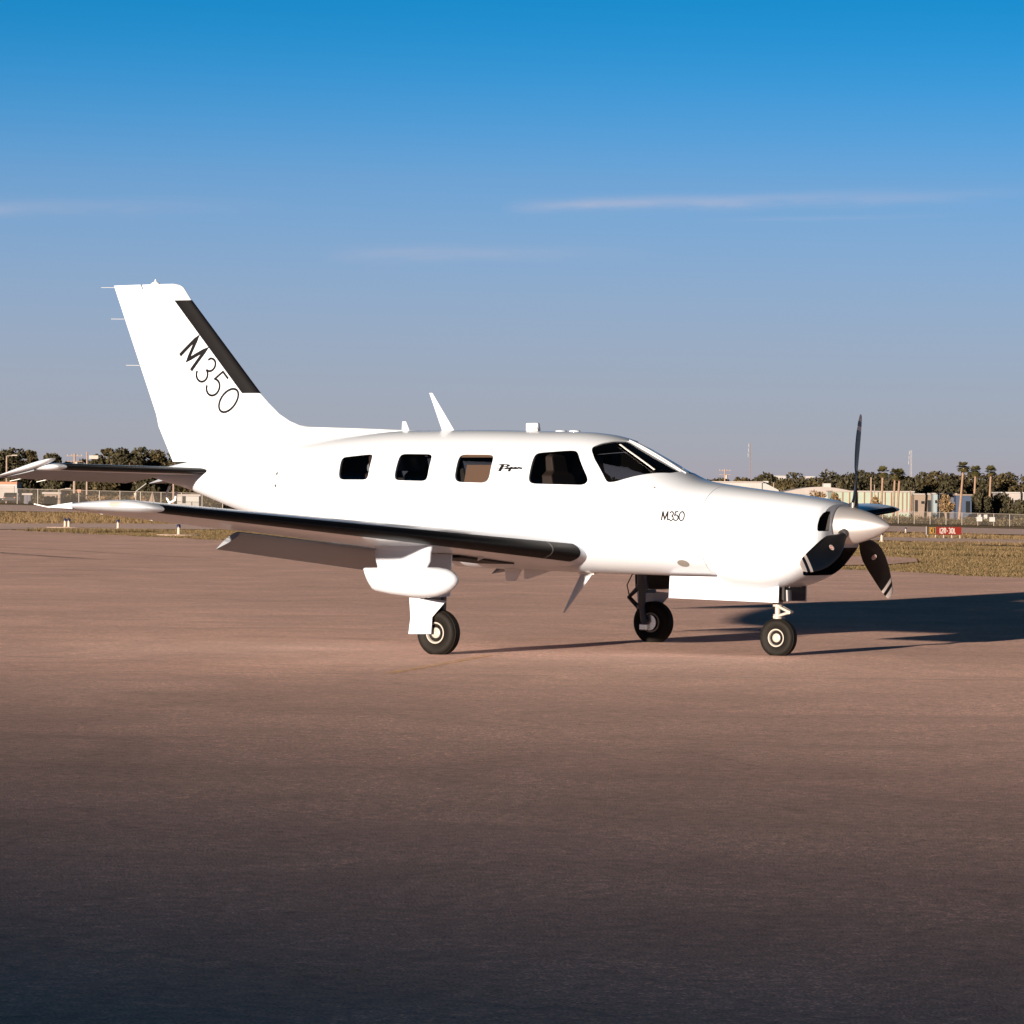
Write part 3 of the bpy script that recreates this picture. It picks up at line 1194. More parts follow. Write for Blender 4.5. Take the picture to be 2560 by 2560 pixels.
# ---- tailplane
for side in (-1, 1):
    def spt(y, x, z):
        return Vector((x, side * y, z))

    def sle(y):
        return -3.92 - .235 * (y - .2) / 2.0

    def ste(y):
        return -4.98 + .06 * (y - .2) / 2.0
    HX = -4.47
    DR = R(14)

    def sz(y):
        return 1.650 + .025 * (y - .2) / 2.0
    rings = []
    for y in list(np.linspace(.08, 2.12, 10)) + [2.17, 2.20, 2.212]:
        k = 1 if y < 2.13 else {2.17: .85, 2.20: .55, 2.212: .2}[y]
        le, te = sle(y), ste(y)
        n_ = 14
        xs = [le + (HX + .004 - le) * (1 - math.cos(math.pi / 2 * i / n_)) for i in range(n_ + 1)]
        th = [half_t(x, le, te, .038) * k for x in xs]
        rings.append([spt(y, x, sz(y) + h) for x, h in zip(xs[::-1], th[::-1])] + [spt(y, x, sz(y) - h) for x, h in zip(xs[1:], th[1:])])
    stab = MB().loft(rings).build('stabilizer', M['white'], plane, sharp=45)
    # boot
    rings = []
    for y in np.linspace(.20, 2.10, 8):
        le, te = sle(y), ste(y)
        o_, inn = [], []
        for k in range(9, -1, -1):
            x = le - .085 * (k / 9) ** 2
            h = half_t(x, le, te, .038)
            o_.append((x + (.003 if k < 3 else 0), h + .003))
            inn.append((x - .003, max(h - .006, 0)))
        L1 = [spt(y, x, sz(y) + h) for x, h in o_] + [spt(y, x, sz(y) - h) for x, h in o_[::-1][1:]]
        L2 = [spt(y, x, sz(y) - h) for x, h in inn] + [spt(y, x, sz(y) + h) for x, h in inn[::-1][1:]]
        rings.append(L1 + L2)
    MB().loft(rings).build('deice_boot', M['boot'], stab, sharp=60)
    # elevator with drooped trailing edge and a horn at the tip
    def erot(x, z, y):
        dx, dz = x - HX, z
        return Vector((HX + dx * math.cos(DR) - dz * math.sin(DR), side * y, sz(y) + dx * math.sin(DR) + dz * math.cos(DR)))
    rings = []
    for y in np.linspace(.19, 2.20, 8):
        le, te = sle(y), ste(y)
        xs = np.linspace(HX - .006, te, 9)
        th = [half_t(x, le, te - .02, .042) for x in xs]
        rings.append([erot(x, h, y) for x, h in zip(xs, th)] + [erot(x, -h, y) for x, h in zip(xs[::-1], th[::-1])])
    ele = MB().loft(rings).build('elevator', M['shaded_white'], stab, sharp=45)
    rings = []
    for y, k in ((2.226, 1.0), (2.27, .9), (2.29, .6), (2.30, .2)):
        le, te = -4.17 - .02 * (1 - k), ste(2.2) + .02 * (1 - k)
        xs = [le + (te - le) * (.5 - .5 * math.cos(math.pi * i / 16)) for i in range(17)]
        th = [half_t(x, le, te - .01, .026) * k for x in xs]
        rings.append([erot(x, h, y) for x, h in zip(xs[::-1], th[::-1])] + [erot(x, -h, y) for x, h in zip(xs[1:-1], th[1:-1])])
    MB().loft(rings).build('elevator_horn', M['white'], stab, sharp=45)
    for y in (2.24, 1.85, 1.45):
        q = erot(ste(2.2) + .01, 0, y)
        MB().tube([q, q + Vector((-.17, 0, -.03))], .003, 6).build('static_wick', M['trim'], stab)

# ---- lettering
STROKES = {
    'M': (.74, [[(0, 0), (.08, 1.0), (.37, .14), (.66, 1.0), (.74, 0)]]),
    '3': (.46, [[(.03 + .0, .80)] + [(.22 + .21 * math.cos(R(a)), .755 + .235 * math.sin(R(a))) for a in range(140, -91, -15)],
                [(.22 + .25 * math.cos(R(a)), .265 + .255 * math.sin(R(a))) for a in range(90, -166, -15)]]),
    '5': (.50, [[(.46, .99), (.12, .99), (.07, .58)] + [(.23 + .27 * math.cos(R(a)), .32 + .31 * math.sin(R(a))) for a in range(118, -161, -15)]]),
    '0': (.62, [[(.31 + .30 * math.cos(R(a)), .5 + .5 * math.sin(R(a))) for a in range(90, 466, 15)]]),
}


def seg_fine(pts, step):
    outp = [np.array(pts[0], float)]
    for a, b in zip(pts[:-1], pts[1:]):
        a, b = np.array(a, float), np.array(b, float)
        n_ = max(1, int(np.linalg.norm(b - a) / step))
        outp += [a + (b - a) * (k + 1) / n_ for k in range(n_)]
    return outp


def drape(name, strokes, org, ax, ay, bvh, parent, material, off=.0018, step=.12):
    """strokes: (points, width) in letter units; ax, ay: XZ vectors per unit"""
    V_, F_ = [], []
    for pts, wd in strokes:
        # corner-true ribbon: one ribbon per straight run keeps corners crisp
        L, Q = ribbon2(seg_fine(pts, step), wd)
        b0 = len(V_)
        for q in L + Q:
            xz = np.array(org) + np.array(ax) * q[0] + np.array(ay) * q[1]
            V_.append(on_skin(float(xz[0]), float(xz[1]), -1, bvh, off))
        n_ = len(L)
        F_ += [(b0 + i, b0 + i + 1, b0 + n_ + i + 1, b0 + n_ + i) for i in range(n_ - 1)]
    return pyd(name, V_, F_, material, parent)


def word(pos, wds):
    outp = []
    for ch, x0, wd in zip('M350', pos, wds):
        for s_ in STROKES[ch][1]:
            outp.append(([(x0 + a, b) for a, b in s_], wd))
    return outp


d_ = np.array((.683, -.731))
u_ = np.array((.731, .683))
drape('lettering', word((0, .97, 1.63, 2.36), (.130, .080, .080, .080)), (-4.394, 2.813), d_ * .285, u_ * .285, FB, fin, M['letter'])
drape('lettering', word((0, .90, 1.45, 2.05), (.18, .15, .15, .15)), (1.555, 1.216), (.0815, 0), (0, .080), SK, fus, M['letter'])
PIP = [
    ([(.0, .30), (.10, .32), (.24, .34)], .104),
    ([(.23, 1.0), (.20, .6), (.15, -.05)], .114),
    ([(.08, .86), (.16, .98), (.30, 1.0), (.42, .93), (.44, .78), (.36, .64), (.22, .58), (.13, .56)], .114),
    ([(.24, .34), (.34, .30), (.42, .52), (.40, .34), (.46, .30)], .104),
    ([(.445, .68), (.46, .70)], .095),
    ([(.46, .30), (.545, .55), (.50, -.08)], .104),
    ([(.53, .40), (.58, .55), (.64, .48), (.62, .33), (.53, .30)], .095),
    ([(.62, .33), (.70, .38), (.75, .50), (.71, .56), (.67, .46), (.69, .32), (.76, .30)], .095),
    ([(.76, .30), (.82, .40), (.84, .56), (.85, .46), (.90, .50), (.92, .34), (1.0, .30)], .104),
]
drape('lettering', PIP, (-.225, 1.658), (.295, 0), (0, .062), SK, fus, M['letter'], step=.05)

# oval patch, ports and rivets on the right flank
def disc(name, x, z, rx, rz, material, parent, bvh=None, off=.0016, n=18):
    V_ = [on_skin(x, z, -1, bvh, off)] + [on_skin(x + rx * math.cos(a), z + rz * math.sin(a), -1, bvh, off) for a in np.linspace(0, 2 * math.pi, n, endpoint=False)]
    return pyd(name, V_, [(0, 1 + i, 1 + (i + 1) % n) for i in range(n)], material, parent)


disc('oval_patch', 1.705, .829, .060, .032, M['patch'], fus)
for x, z in ((-2.912, 1.627), (-2.921, 1.509)):
    disc('static_port', x, z, .010, .016, M['letter'], fus)
for x, z in ((2.84, 1.02), (2.80, .95), (2.77, .90), (1.94, .82), (2.72, .86)):
    disc('fastener', x, z, .006, .006, M['seam'], cowl)

# ---- spinner and propeller
PX, PZ = 3.175, 1.182
prof = [(3.072, .001), (3.072, .177), (3.11, .175), (3.17, .168), (3.25, .151), (3.33, .127), (3.40, .102), (3.46, .073), (3.51, .043), (3.538, .021), (3.549, .004), (3.550, .001)]
spin = MB().lathe(prof, 'X', (0, 0, PZ), 56).build('spinner', M['spinner'], plane, sharp=40)
mb = MB()
mb.lathe([(3.05, .001), (3.05, .178), (3.073, .178), (3.073, .001)], 'X', (0, 0, PZ), 48)
mb.build('spinner_backplate', M['void'], plane)
RR_ = np.array([.10, .16, .20, .26, .33, .42, .52, .62, .72, .80, .855, .86, .90, .905, .945, .95, .985, 1.0, 1.012])
RC = np.array([.10, .16, .20, .26, .33, .42, .55, .68, .80, .88, .94, .98, 1.0, 1.012])
CC = np.array([.066, .066, .072, .105, .165, .215, .240, .228, .196, .166, .134, .104, .082, .05])
TT = np.array([.066, .066, .060, .048, .036, .028, .022, .017, .013, .011, .009, .008, .006, .004])
for kk in range(3):
    a = .13 + kk * 2 * math.pi / 3
    er = Vector((0, math.sin(a), math.cos(a)))
    et = Vector((0, -math.cos(a), math.sin(a)))
    ex = Vector((1, 0, 0))
    rings = []
    for r_ in RR_:
        c_ = float(np.interp(r_, RC, CC))
        t_ = float(np.interp(r_, RC, TT))
        be = R(float(np.interp(r_, [.15, .3, .5, .75, 1.0], [48, 38, 21, 16, 13])))
        sweep = .02 * math.sin(r_ * 3) - .07 * max(0, r_ - .6) ** 1.5 * 2
        cd = et * math.cos(be) + ex * math.sin(be)
        nn = ex * math.cos(be) - et * math.sin(be)
        c0 = Vector((PX, 0, PZ)) + er * r_ + cd * sweep
        ring = []
        for i in range(16):
            th = 2 * math.pi * i / 16
            x_ = math.cos(th)
            blend = min(1, max(0, (r_ - .18) / .12))
            yy = math.sin(th) * (1 if math.sin(th) > 0 else 1 - .75 * blend)
            ring.append(c0 + cd * (c_ / 2 * x_) + nn * (t_ / 2 * yy))
        rings.append(ring)
    mb = MB().loft(rings)
    bl = mb.build('propeller_blade', [M['blade'], M['pale']], plane, sharp=50)
    for p in bl.data.polygons:
        rc = (p.center - Vector((PX, 0, PZ))).dot(er)
        p.material_index = 1 if (.858 < rc < .902 or rc > .947) else 0
    # round maker's badge
    be = R(35)
    cd = et * math.cos(be) + ex * math.sin(be)
    nn = ex * math.cos(be) - et * math.sin(be)
    c0 = Vector((PX, 0, PZ)) + er * .475 + cd * .02 + nn * .0165

    def ringd(r0_, r1_, lift, nm, m_):
        A = np.linspace(0, 2 * math.pi, 24, endpoint=False)
        V_ = [c0 + nn * lift + (er * math.sin(q) + cd * math.cos(q)) * r1_ for q in A]
        if r0_ > 0:
            V_ += [c0 + nn * lift + (er * math.sin(q) + cd * math.cos(q)) * r0_ for q in A]
            F_ = [(i, (i + 1) % 24, 24 + (i + 1) % 24, 24 + i) for i in range(24)]
        else:
            F_ = [tuple(range(24))]
        return pyd(nm, V_, F_, m_, bl)
    ringd(.022, .027, .0, 'emblem_ring', M['pale'])
    ringd(0, .021, -.0008, 'emblem_disc', M['red'])
    q = [(-.015, -.006), (-.004, .010), (.004, -.010), (.015, .006)]
    L, Q = ribbon2([np.array(p) for p in q], .007)
    V_ = [c0 + nn * .0008 + er * p[1] + cd * p[0] for p in L + Q]
    pyd('emblem_mark', V_, [(i, i + 1, 5 + i, 4 + i) for i in range(3)], M['pale'], bl)
    # shank collar where the blade enters the spinner
    MB().tube([Vector((PX, 0, PZ)) + er * .15, Vector((PX, 0, PZ)) + er * .205], .043, 20).build('blade_collar', M['steel'], bl, sharp=50)


# ---- radar pod under the right wing
PY = -2.72
prof = [(-.20, .685, .012, .090), (-.18, .69, .05, .095), (-.10, .685, .085, .105), (.08, .672, .120, .118), (.30, .665, .138, .130), (.45, .668, .140, .134), (.56, .675, .132, .126), (.65, .684, .108, .103), (.70, .689, .078, .076), (.735, .692, .045, .044), (.75, .693, .012, .012)]
rings = []
for x, z, hw, hz in prof:
    rings.append([Vector((x - (.05 * math.sin(a) if x < -.1 else 0), PY + hw * math.cos(a), z + hz * math.sin(a))) for a in np.linspace(0, 2 * math.pi, 28, endpoint=False)])
pod = MB().loft(rings).build('radar_pod', M['white'], plane, sharp=50)
rings = []
for z, x0, x1, hw in ((.70, .42, -.12, .075), (.80, .44, -.09, .070), (.85, .47, -.11, .065), (.93, .475, -.13, .062), (.955, .485, -.10, .075), (1.0, .49, -.17, .085), (1.03, .50, -.22, .095)):
    ring = []
    for i in range(24):
        th = 2 * math.pi * i / 24
        cx_ = (x0 + x1) / 2
        ring.append(Vector((cx_ + (x0 - x1) / 2 * math.copysign(abs(math.cos(th)) ** .7, math.cos(th)), PY + hw * math.sin(th), z)))
    rings.append(ring)
MB().loft(rings).build('pylon', M['white'], pod, sharp=50)
PB = bvh_of(pod)
for x, z in ((.26, .73), (.26, .655), (.28, .59), (.29, .775), (.05, .71)):
    disc('rivet', x, z, .005, .005, M['seam'], pod, PB)


# ---- landing gear
def wheel(parent, x, y, Rr, wd, rim_r, outer):
    zc = Rr - .010
    h = wd / 2
    prof = [(-h * .62, rim_r), (-h * .80, rim_r + .012), (-h * .97, Rr * .72), (-h, Rr * .82), (-h * .90, Rr * .92), (-h * .62, Rr * .985), (-h * .25, Rr), (h * .25, Rr),
            (h * .62, Rr * .985), (h * .90, Rr * .92), (h, Rr * .82), (h * .97, Rr * .72), (h * .80, rim_r + .012), (h * .62, rim_r)]
    mb = MB().lathe(prof, 'Y', (x, y, zc), 64)
    mb.v = [(p[0], p[1], max(p[2], .0015)) for p in mb.v]
    ty = mb.build('tyre', M['tyre'], parent, sharp=50)
    # circumferential tread grooves as raised ribs between them
    for s_ in (-.38, 0, .38):
        mr_ = MB().lathe([(s_ * h - .010, Rr * .99), (s_ * h - .009, Rr + .002), (s_ * h + .009, Rr + .002), (s_ * h + .010, Rr * .99)], 'Y', (x, y, zc), 64)
        mr_.v = [(p[0], p[1], max(p[2], .001)) for p in mr_.v]
        mr_.build('tread_rib', M['tyre'], ty)
    for s_ in (-1, 1):
        pr = [(s_ * h * .3, .001), (s_ * h * .3, rim_r * 1.0), (s_ * h * .85, rim_r * 1.02), (s_ * h * .85, rim_r * .90), (s_ * h * .55, rim_r * .80), (s_ * h * .50, rim_r * .55), (s_ * h * .72, rim_r * .48), (s_ * h * .80, rim_r * .25), (s_ * h * .74, rim_r * .18), (s_ * h * .74, .001)]
        ri = MB().lathe(pr, 'Y', (x, y, zc), 40).build('rim', M['rim'], parent, sharp=35)
        for k in range(6):
            a = k * math.pi / 3
            MB().lathe([(s_ * h * .5, .001), (s_ * h * .5, .006), (s_ * h * .62, .006), (s_ * h * .62, .001)], 'Y', (x + rim_r * .66 * math.cos(a), y, zc + rim_r * .66 * math.sin(a)), 8).build('bolt', M['steel'], ri)
    return ty


for side in (-1, 1):
    g = empty('main_gear', (0, 0, 0))
    g.parent = plane
    yw = 1.89
    wheel(g, 0, side * yw, .205, .145, .095, side)
    ys = side * (yw - .135)
    mb = MB()
    mb.tube([(-.05, ys, .98), (-.05, ys, .55)], .052, 16)
    mb.tube([(-.05, ys, .57), (-.05, ys, .52)], .060, 16)
    mb.tube([(-.05, ys, .53), (-.055, ys, .36)], .036, 14)
    mb.tube([(-.055, ys, .37), (-.03, ys, .20)], .030, 12)
    mb.tube([(-.03, ys, .20), (0, side * (yw + .02), .195)], .026, 12)
    mb.build('strut', M['steel'], g, sharp=50)
    mb = MB()
    for dy in (-.035, .035):
        mb.tube([(-.09, ys + dy, .54), (-.205, ys + dy * .4, .44)], .012, 8)
        mb.tube([(-.205, ys + dy * .4, .44), (-.085, ys + dy, .34)], .012, 8)
    mb.build('torque_link', M['steel'], g, sharp=50)
    MB().tube([(-.08, ys, .70), (-.17, ys, .66), (-.225, ys, .56), (-.20, ys, .46), (-.13, ys, .40), (-.10, ys, .30), (-.06, ys, .22)], .006, 8).build('brake_hose', M['void'], g, smooth=True)
    mb = MB()
    mb.lathe([(ys + side * .045, .03), (ys + side * .045, .078), (ys + side * .057, .078), (ys + side * .057, .03)], 'Y', (0, 0, .195), 32)
    mb.build('brake_disc', M['chrome'], g, sharp=40)
    mb = MB().box((-.045, ys + side * .03, .15), (.09, .05, .07))
    bevel(mb.build('brake_caliper', M['chrome'], g), .012, 2)
    # fairing doors: upper plate and the lower plate that hides the rear half of the wheel
    yd = side * 1.985
    up = [(.165, .90), (.172, .525), (.05, .515), (-.255, .515), (-.25, .90)]
    MB().prism([(x, yd - side * .06 * (1 if z > .7 else .35), z) for x, z in up], (0, side * .014, 0)).build('gear_door', M['white'], g)
    MB().prism([(x, yd - side * (.06 * (1 if z > .7 else .35) + .006), z) for x, z in [(.160, .89), (.165, .53), (.05, .522), (-.25, .522), (-.245, .89)]], (0, side * .003, 0)).build('door_shade', M['void'], g)  # thin dark sheet standing in for shade on the door's inner face
    lo = [(-.250, .507), (.150, .486), (.000, .338), (-.013, .186), (-.256, .180), (-.235, .33)]
    MB().prism([(x, yd, z) for x, z in lo], (0, side * .012, 0)).build('gear_door', M['white'], g)
    MB().box((-.06, side * 1.90, .50), (.05, .19, .03)).build('door_bracket', M['steel'], g)
    MB().box((-.14, side * 1.97, .30), (.03, .05, .03)).build('door_bracket', M['steel'], g)
    # open wheel well in the wing underside
    mb = MB()
    mb.prism([(.13, side * .85, .80), (-.30, side * .85, .80), (-.30, side * 1.75, .868), (.13, side * 1.75, .868)], (0, 0, .05))
    mb.build('wheel_well', M['void'], g)

g = empty('nose_gear', (0, 0, 0))
g.parent = plane
NX = 2.434
wheel(g, NX, 0, .172, .120, .080, 1)
mb = MB()
mb.tube([(2.44, 0, .90), (2.43, 0, .50)], .055, 16)
mb.tube([(2.43, 0, .55), (2.43, 0, .49)], .068, 16)
mb.build('strut', M['steel'], g, sharp=50)
mb = MB()
mb.tube([(2.425, 0, .49), (2.425, 0, .445)], .046, 16)
mb.tube([(2.425, 0, .45), (2.425, 0, .36)], .026, 14)
mb.tube([(2.425, 0, .375), (2.425, 0, .335)], .042, 16)
mb.tube([(2.425, .0, .352), (2.43, .085, .335), (2.434, .088, .20), (2.434, .088, .165)], [.03, .022, .020, .018], 12)
mb.tube([(2.434, -.03, .162), (2.434, .09, .162)], .014, 10)
mb.build('fork', M['rim'], g, sharp=50)
mb = MB()
for dy in (-.032, .032):
    mb.tube([(2.40, dy, .468), (2.555, dy * .5, .395)], .014, 8)
    mb.tube([(2.555, dy * .5, .395), (2.40, dy, .348)], .014, 8)
mb.tube([(2.555, -.03, .395), (2.555, .03, .395)], .016, 8)
mb.build('torque_link', M['rim'], g, sharp=50)
for side in (-1, 1):
    yd = side * .25
    poly = [(1.445, .708), (1.437, .507), (2.0, .497), (2.576, .487), (2.582, .80), (2.0, .80), (1.94, .708)]
    MB().prism([(x, yd + side * .02 * (.8 - z), z) for x, z in poly], (0, side * .012, 0)).build('gear_door', M['white'], g)
mb = MB()
mb.prism([(2.60, -.2, .50), (2.60, -.2, .80), (2.30, -.2, .80), (2.30, -.2, .66), (2.52, -.2, .55)], (0, .4, 0))
mb.build('gear_well', M['void'], g)
for k in range(4):
    MB().tube([(2.606, -.12 + k * .07, .62), (2.606, -.10 + k * .07, .665)], .006, 6).build('spring_coil', M['rim'], g)
MB().tube([(2.60, -.14, .60), (2.605, -.14, .50)], .035, 12).build('steering_link', M['steel'], g, sharp=50)

# ---- antennas and small fittings
def blade_ant(name, base, tip, th=.012, material=None, n=10):
    """base, tip: (x_front, x_rear, z)"""
    rings = []
    for (xf, xr, z), k in ((base, 1), (tip, .45)):
        c_ = xf - xr
        loop = [(xf - c_ * i / n, th * k * math.sqrt(max(0, 1 - (2 * i / n - .7) ** 2 / 1.69 if i / n > .35 else 1 - (1 - (i / n) / .35) ** 2))) for i in range(n + 1)]
        rings.append([Vector((x, -h, z)) for x, h in loop] + [Vector((x, h, z)) for x, h in loop[::-1][1:-1]])
    return MB().loft(rings).build(name, material or M['white'], plane, sharp=50)


blade_ant('blade_antenna', (-1.10, -1.245, 2.035), (-1.367, -1.402, 2.41))
blade_ant('blade_antenna', (-1.62, -1.722, 2.03), (-1.672, -1.715, 2.137))
o = MB().box((-.218, 0, 2.075), (.135, .05, .085)).build('antenna_block', M['white'], plane)
bevel(o, .012, 2)
MB().prism([(-.148, -.026, 2.045), (-.162, -.026, 2.115), (-.20, -.026, 2.116), (-.19, -.026, 2.045)], (0, .052, 0)).build('antenna_front', M['seam'], plane)
for x in (.094, .246):
    MB().lathe([(2.02, .055), (2.042, .054), (2.047, .046), (2.049, .02)], 'Z', (x, 0, 0), 24).build('gps_puck', M['white'], plane, sharp=50)
blade_ant('belly_antenna', (.47, .335, .722), (.150, .132, .335))
MB().box((.40, 0, .708), (.17, .05, .014)).build('antenna_base', M['trim'], plane)
MB().prism([(-.32, -.012, .75), (-.52, -.012, .75), (-.50, -.012, .62), (-.40, -.012, .62)], (0, .024, 0)).build('belly_vane', M['trim'], plane)
MB().prism([(.05, -.010, .74), (-.30, -.010, .74), (-.30, -.010, .645), (-.26, -.010, .645)], (0, .02, 0)).build('belly_fin', M['trim'], plane)
MB().tube([(-4.55, 0, 1.50), (-4.60, 0, 1.40), (-4.55, 0, 1.33), (-4.48, 0, 1.36), (-4.46, 0, 1.45)], .012, 8).build('tie_down_ring', M['trim'], plane, smooth=True)
MB().tube([(1.15, 0, 1.80), (1.17, 0, 1.90), (1.10, 0, 1.95)], .004, 6)
# thin white strip laid on the right windshield
STRIP = [(0.889, -0.244, 1.906), (0.981, -0.274, 1.857), (1.069, -0.29, 1.81), (1.192, -0.31, 1.741), (1.311, -0.328, 1.672)]
sp_ = [Vector(q) for q in STRIP]
sv = []
for i_, q in enumerate(sp_):
    h_ = SK.find_nearest(q)
    nn = h_[1] if h_[1].z > 0 else -h_[1]
    dd_ = (sp_[min(i_ + 1, 4)] - sp_[max(i_ - 1, 0)]).normalized()
    sd = dd_.cross(nn).normalized() * .0085
    sv.append([h_[0] + nn * .004 - sd, h_[0] + nn * .007 - sd, h_[0] + nn * .007 + sd, h_[0] + nn * .004 + sd])
MB().loft(sv).build('windshield_strip', M['trim'], plane)
# centre post of the windshield
pp = [Vector((x, 0, float(pchip(ST[:, 0], ST[:, 1], np.array([x]))[0]) + .006)) for x in np.linspace(.86, 1.47, 14)]
mb = MB()
mb.loft([[p + Vector((0, y, z)) for y, z in ((-.030, -.006), (-.024, .003), (.024, .003), (.030, -.006), (0, -.012))] for p in pp])
mb.build('windshield_post', M['white'], plane, sharp=40)

# ================================================================== BEHIND THE PHOTOGRAPHER
# unseen hangar added on the sun side, sized to shade the near apron
sun_blocker = empty('hangar', (15, -100, 0))
tag(sun_blocker, 'long grey metal hangar added unseen behind the photographer to shade the near asphalt', 'hangar')
M['blocker_wall'] = mat('blocker_sheet', (0.33, 0.34, 0.35), 0.6, var=0.1, vscale=.4)
M['blocker_roof'] = mat('blocker_roof_sheet', (0.40, 0.40, 0.41), 0.5)
HH = 23.5
sun_blocker.location = (8.5 + 9, -13.0 - HH / math.tan(SUN_EL), 0)
sun_blocker.rotation_euler = (0, 0, R(-9))
MB().box((0, -30, HH / 2 - .3), (220, 60, HH - .6)).build('wall', M['blocker_wall'], sun_blocker)
MB().prism([(-111, .5, HH - .6), (-111, .5, HH), (-111, -30, HH + .8), (-111, -60.5, HH), (-111, -60.5, HH - .6)], (222, 0, 0)).build('roof', M['blocker_roof'], sun_blocker)
for k in range(5):
    MB().box((-84 + 42 * k, .1, 10), (36, .16, 20)).build('sliding_door', M['blocker_roof'], sun_blocker)

# ================================================================== FAR SIDE OF THE AIRFIELD
def hyy(x):
    return 935 + (x - 966) * .00752


def topz(x, y, t):
    """height of a point seen at picture height y (photo grid) if it stands t metres out"""
    return CAM.z + (hyy(x) - y) * t / 6992.0


M['leaf_dark'] = leaf_mat('oak_leaves', (0.046, 0.041, 0.022), .45)
M['leaf_olive'] = leaf_mat('olive_leaves', (0.062, 0.050, 0.023), .45)
M['leaf_dry'] = leaf_mat('dry_leaves', (0.20, 0.135, 0.07), .35)
M['leaf_scrub'] = leaf_mat('scrub_leaves', (0.095, 0.073, 0.037), .5)
M['leaf_palm'] = leaf_mat('palm_leaves', (0.07, 0.065, 0.024), .4)
M['leaf_dead'] = leaf_mat('dead_palm_leaves', (0.12, 0.075, 0.035), .3)
M['bark'] = mat('bark', (0.16, 0.11, 0.08), 0.9, var=.3, vscale=2)
M['palm_bark'] = mat('palm_bark', (0.19, 0.125, 0.085), 0.9, var=.25, vscale=3)
M['pole_wood'] = mat('weathered_pole', (0.21, 0.155, 0.125), 0.85, var=.15, vscale=2)
M['galv'] = mat('galvanised_steel', (0.26, 0.235, 0.21), 0.6, metal=.1)
M['pale_green'] = mat('pale_green_sheet', (0.20, 0.25, 0.205), 0.7, var=.08, vscale=.5)
M['pilaster'] = mat('rust_pilaster', (0.24, 0.14, 0.09), 0.8)
M['white_wall'] = mat('white_wall', (0.27, 0.27, 0.265), 0.8, var=.1, vscale=.4)
M['tan_wall'] = mat('tan_wall', (0.16, 0.125, 0.10), 0.85, var=.1, vscale=.4)
M['blue_wall'] = mat('blue_wall', (0.018, 0.036, 0.075), 0.7, var=.1, vscale=.5)
M['slate_wall'] = mat('slate_wall', (0.055, 0.058, 0.08), 0.7, var=.1, vscale=.5)
M['paleblue_wall'] = mat('pale_blue_wall', (0.17, 0.21, 0.23), 0.8)
M['roof_grey'] = mat('roof_sheet', (0.23, 0.21, 0.20), 0.7, var=.12, vscale=.3)
M['dark_open'] = mat('dark_opening', (0.008, 0.008, 0.009), 0.9)
M['orange'] = mat('orange_paint', (0.28, 0.10, 0.045), 0.6)
M['car_dark'] = mat('dark_car_paint', (0.03, 0.03, 0.035), 0.3, coat=.5)
M['win_dark'] = mat('window_glass', (0.012, 0.014, 0.016), 0.15)
M['mast_red'] = mat('mast_paint', (0.20, 0.155, 0.14), 0.6)
M['mast_white'] = mat('mast_white', (0.34, 0.33, 0.33), 0.6)


def leaf_cloud(lumps, n, size, shell=(.55, 1.0), flat=1.0):
    """n leaf-clump quads spread through ellipsoids (cx,cy,cz,rx,ry,rz)"""
    L = np.array(lumps)
    wts = (L[:, 3] * L[:, 5]) / (L[:, 3] * L[:, 5]).sum()
    idx = rng.choice(len(L), n, p=wts)
    d = rng.normal(size=(n, 3))
    d /= np.linalg.norm(d, axis=1)[:, None]
    r_ = rng.uniform(shell[0], shell[1], n) ** .6
    c = L[idx, :3] + d * L[idx, 3:] * r_[:, None] + rng.normal(size=(n, 3)) * size * .3
    a = rng.normal(size=(n, 3))
    a /= np.linalg.norm(a, axis=1)[:, None]
    b = np.cross(a, d + rng.normal(size=(n, 3)) * .6)
    b /= np.linalg.norm(b, axis=1)[:, None]
    s_ = size * rng.uniform(.55, 1.25, n)[:, None]
    q = np.stack([c - a * s_ - b * s_ * .1, c + b * s_ * .55, c + a * s_ + b * s_ * .1, c - b * s_ * .55], 1)
    return q.reshape(-1, 3)


def tree(label, x, ytop, t, wpx, leaf='leaf_dark', group='oaks along the airfield boundary', n=2600, size=.42, bare=0.2):
    u = px(x, t)
    base = gp(u, t)
    H_ = topz(x, ytop, t) - base.z
    Wd = wpx * t / 6992.0
    o = empty('oak_tree', base)
    tag(o, label, 'tree', group)
    trunk_h = H_ * bare + .5
    mb = MB()
    lean = rng.uniform(-.4, .4)
    mb.tube([(0, 0, -.2), (lean * .3, 0, trunk_h * .6), (lean, 0, trunk_h + H_ * .15)], [.32, .24, .16], 8)
    for k in range(5):
        a = k * 1.256 + rng.uniform(0, 1)
        mb.tube([(lean * .6, 0, trunk_h * .8), (lean + Wd * .22 * math.cos(a), Wd * .22 * math.sin(a), H_ * .55), (lean + Wd * .34 * math.cos(a), Wd * .34 * math.sin(a), H_ * .75)], [.14, .09, .04], 6)
    mb.build('trunk', M['bark'], o)
    lumps = []
    K = 11
    for k in range(K):
        a = rng.uniform(0, 6.28)
        rr_ = Wd * .34 * math.sqrt(rng.uniform())
        zz = trunk_h + (H_ - trunk_h) * rng.uniform(.18, .80)
        rad = Wd * rng.uniform(.16, .26)
        lumps.append((rr_ * math.cos(a), rr_ * math.sin(a), zz, rad, rad, min(rad * .75, H_ - zz)))
    lumps.append((rng.uniform(-.1, .1) * Wd, 0, H_ - Wd * .16, Wd * .26, Wd * .26, Wd * .16))
    lumps.append((0, 0, trunk_h + (H_ - trunk_h) * .42, Wd * .40, Wd * .40, (H_ - trunk_h) * .36))
    quads('crown', leaf_cloud(lumps, n, size), 4, M[leaf], o)
    return o


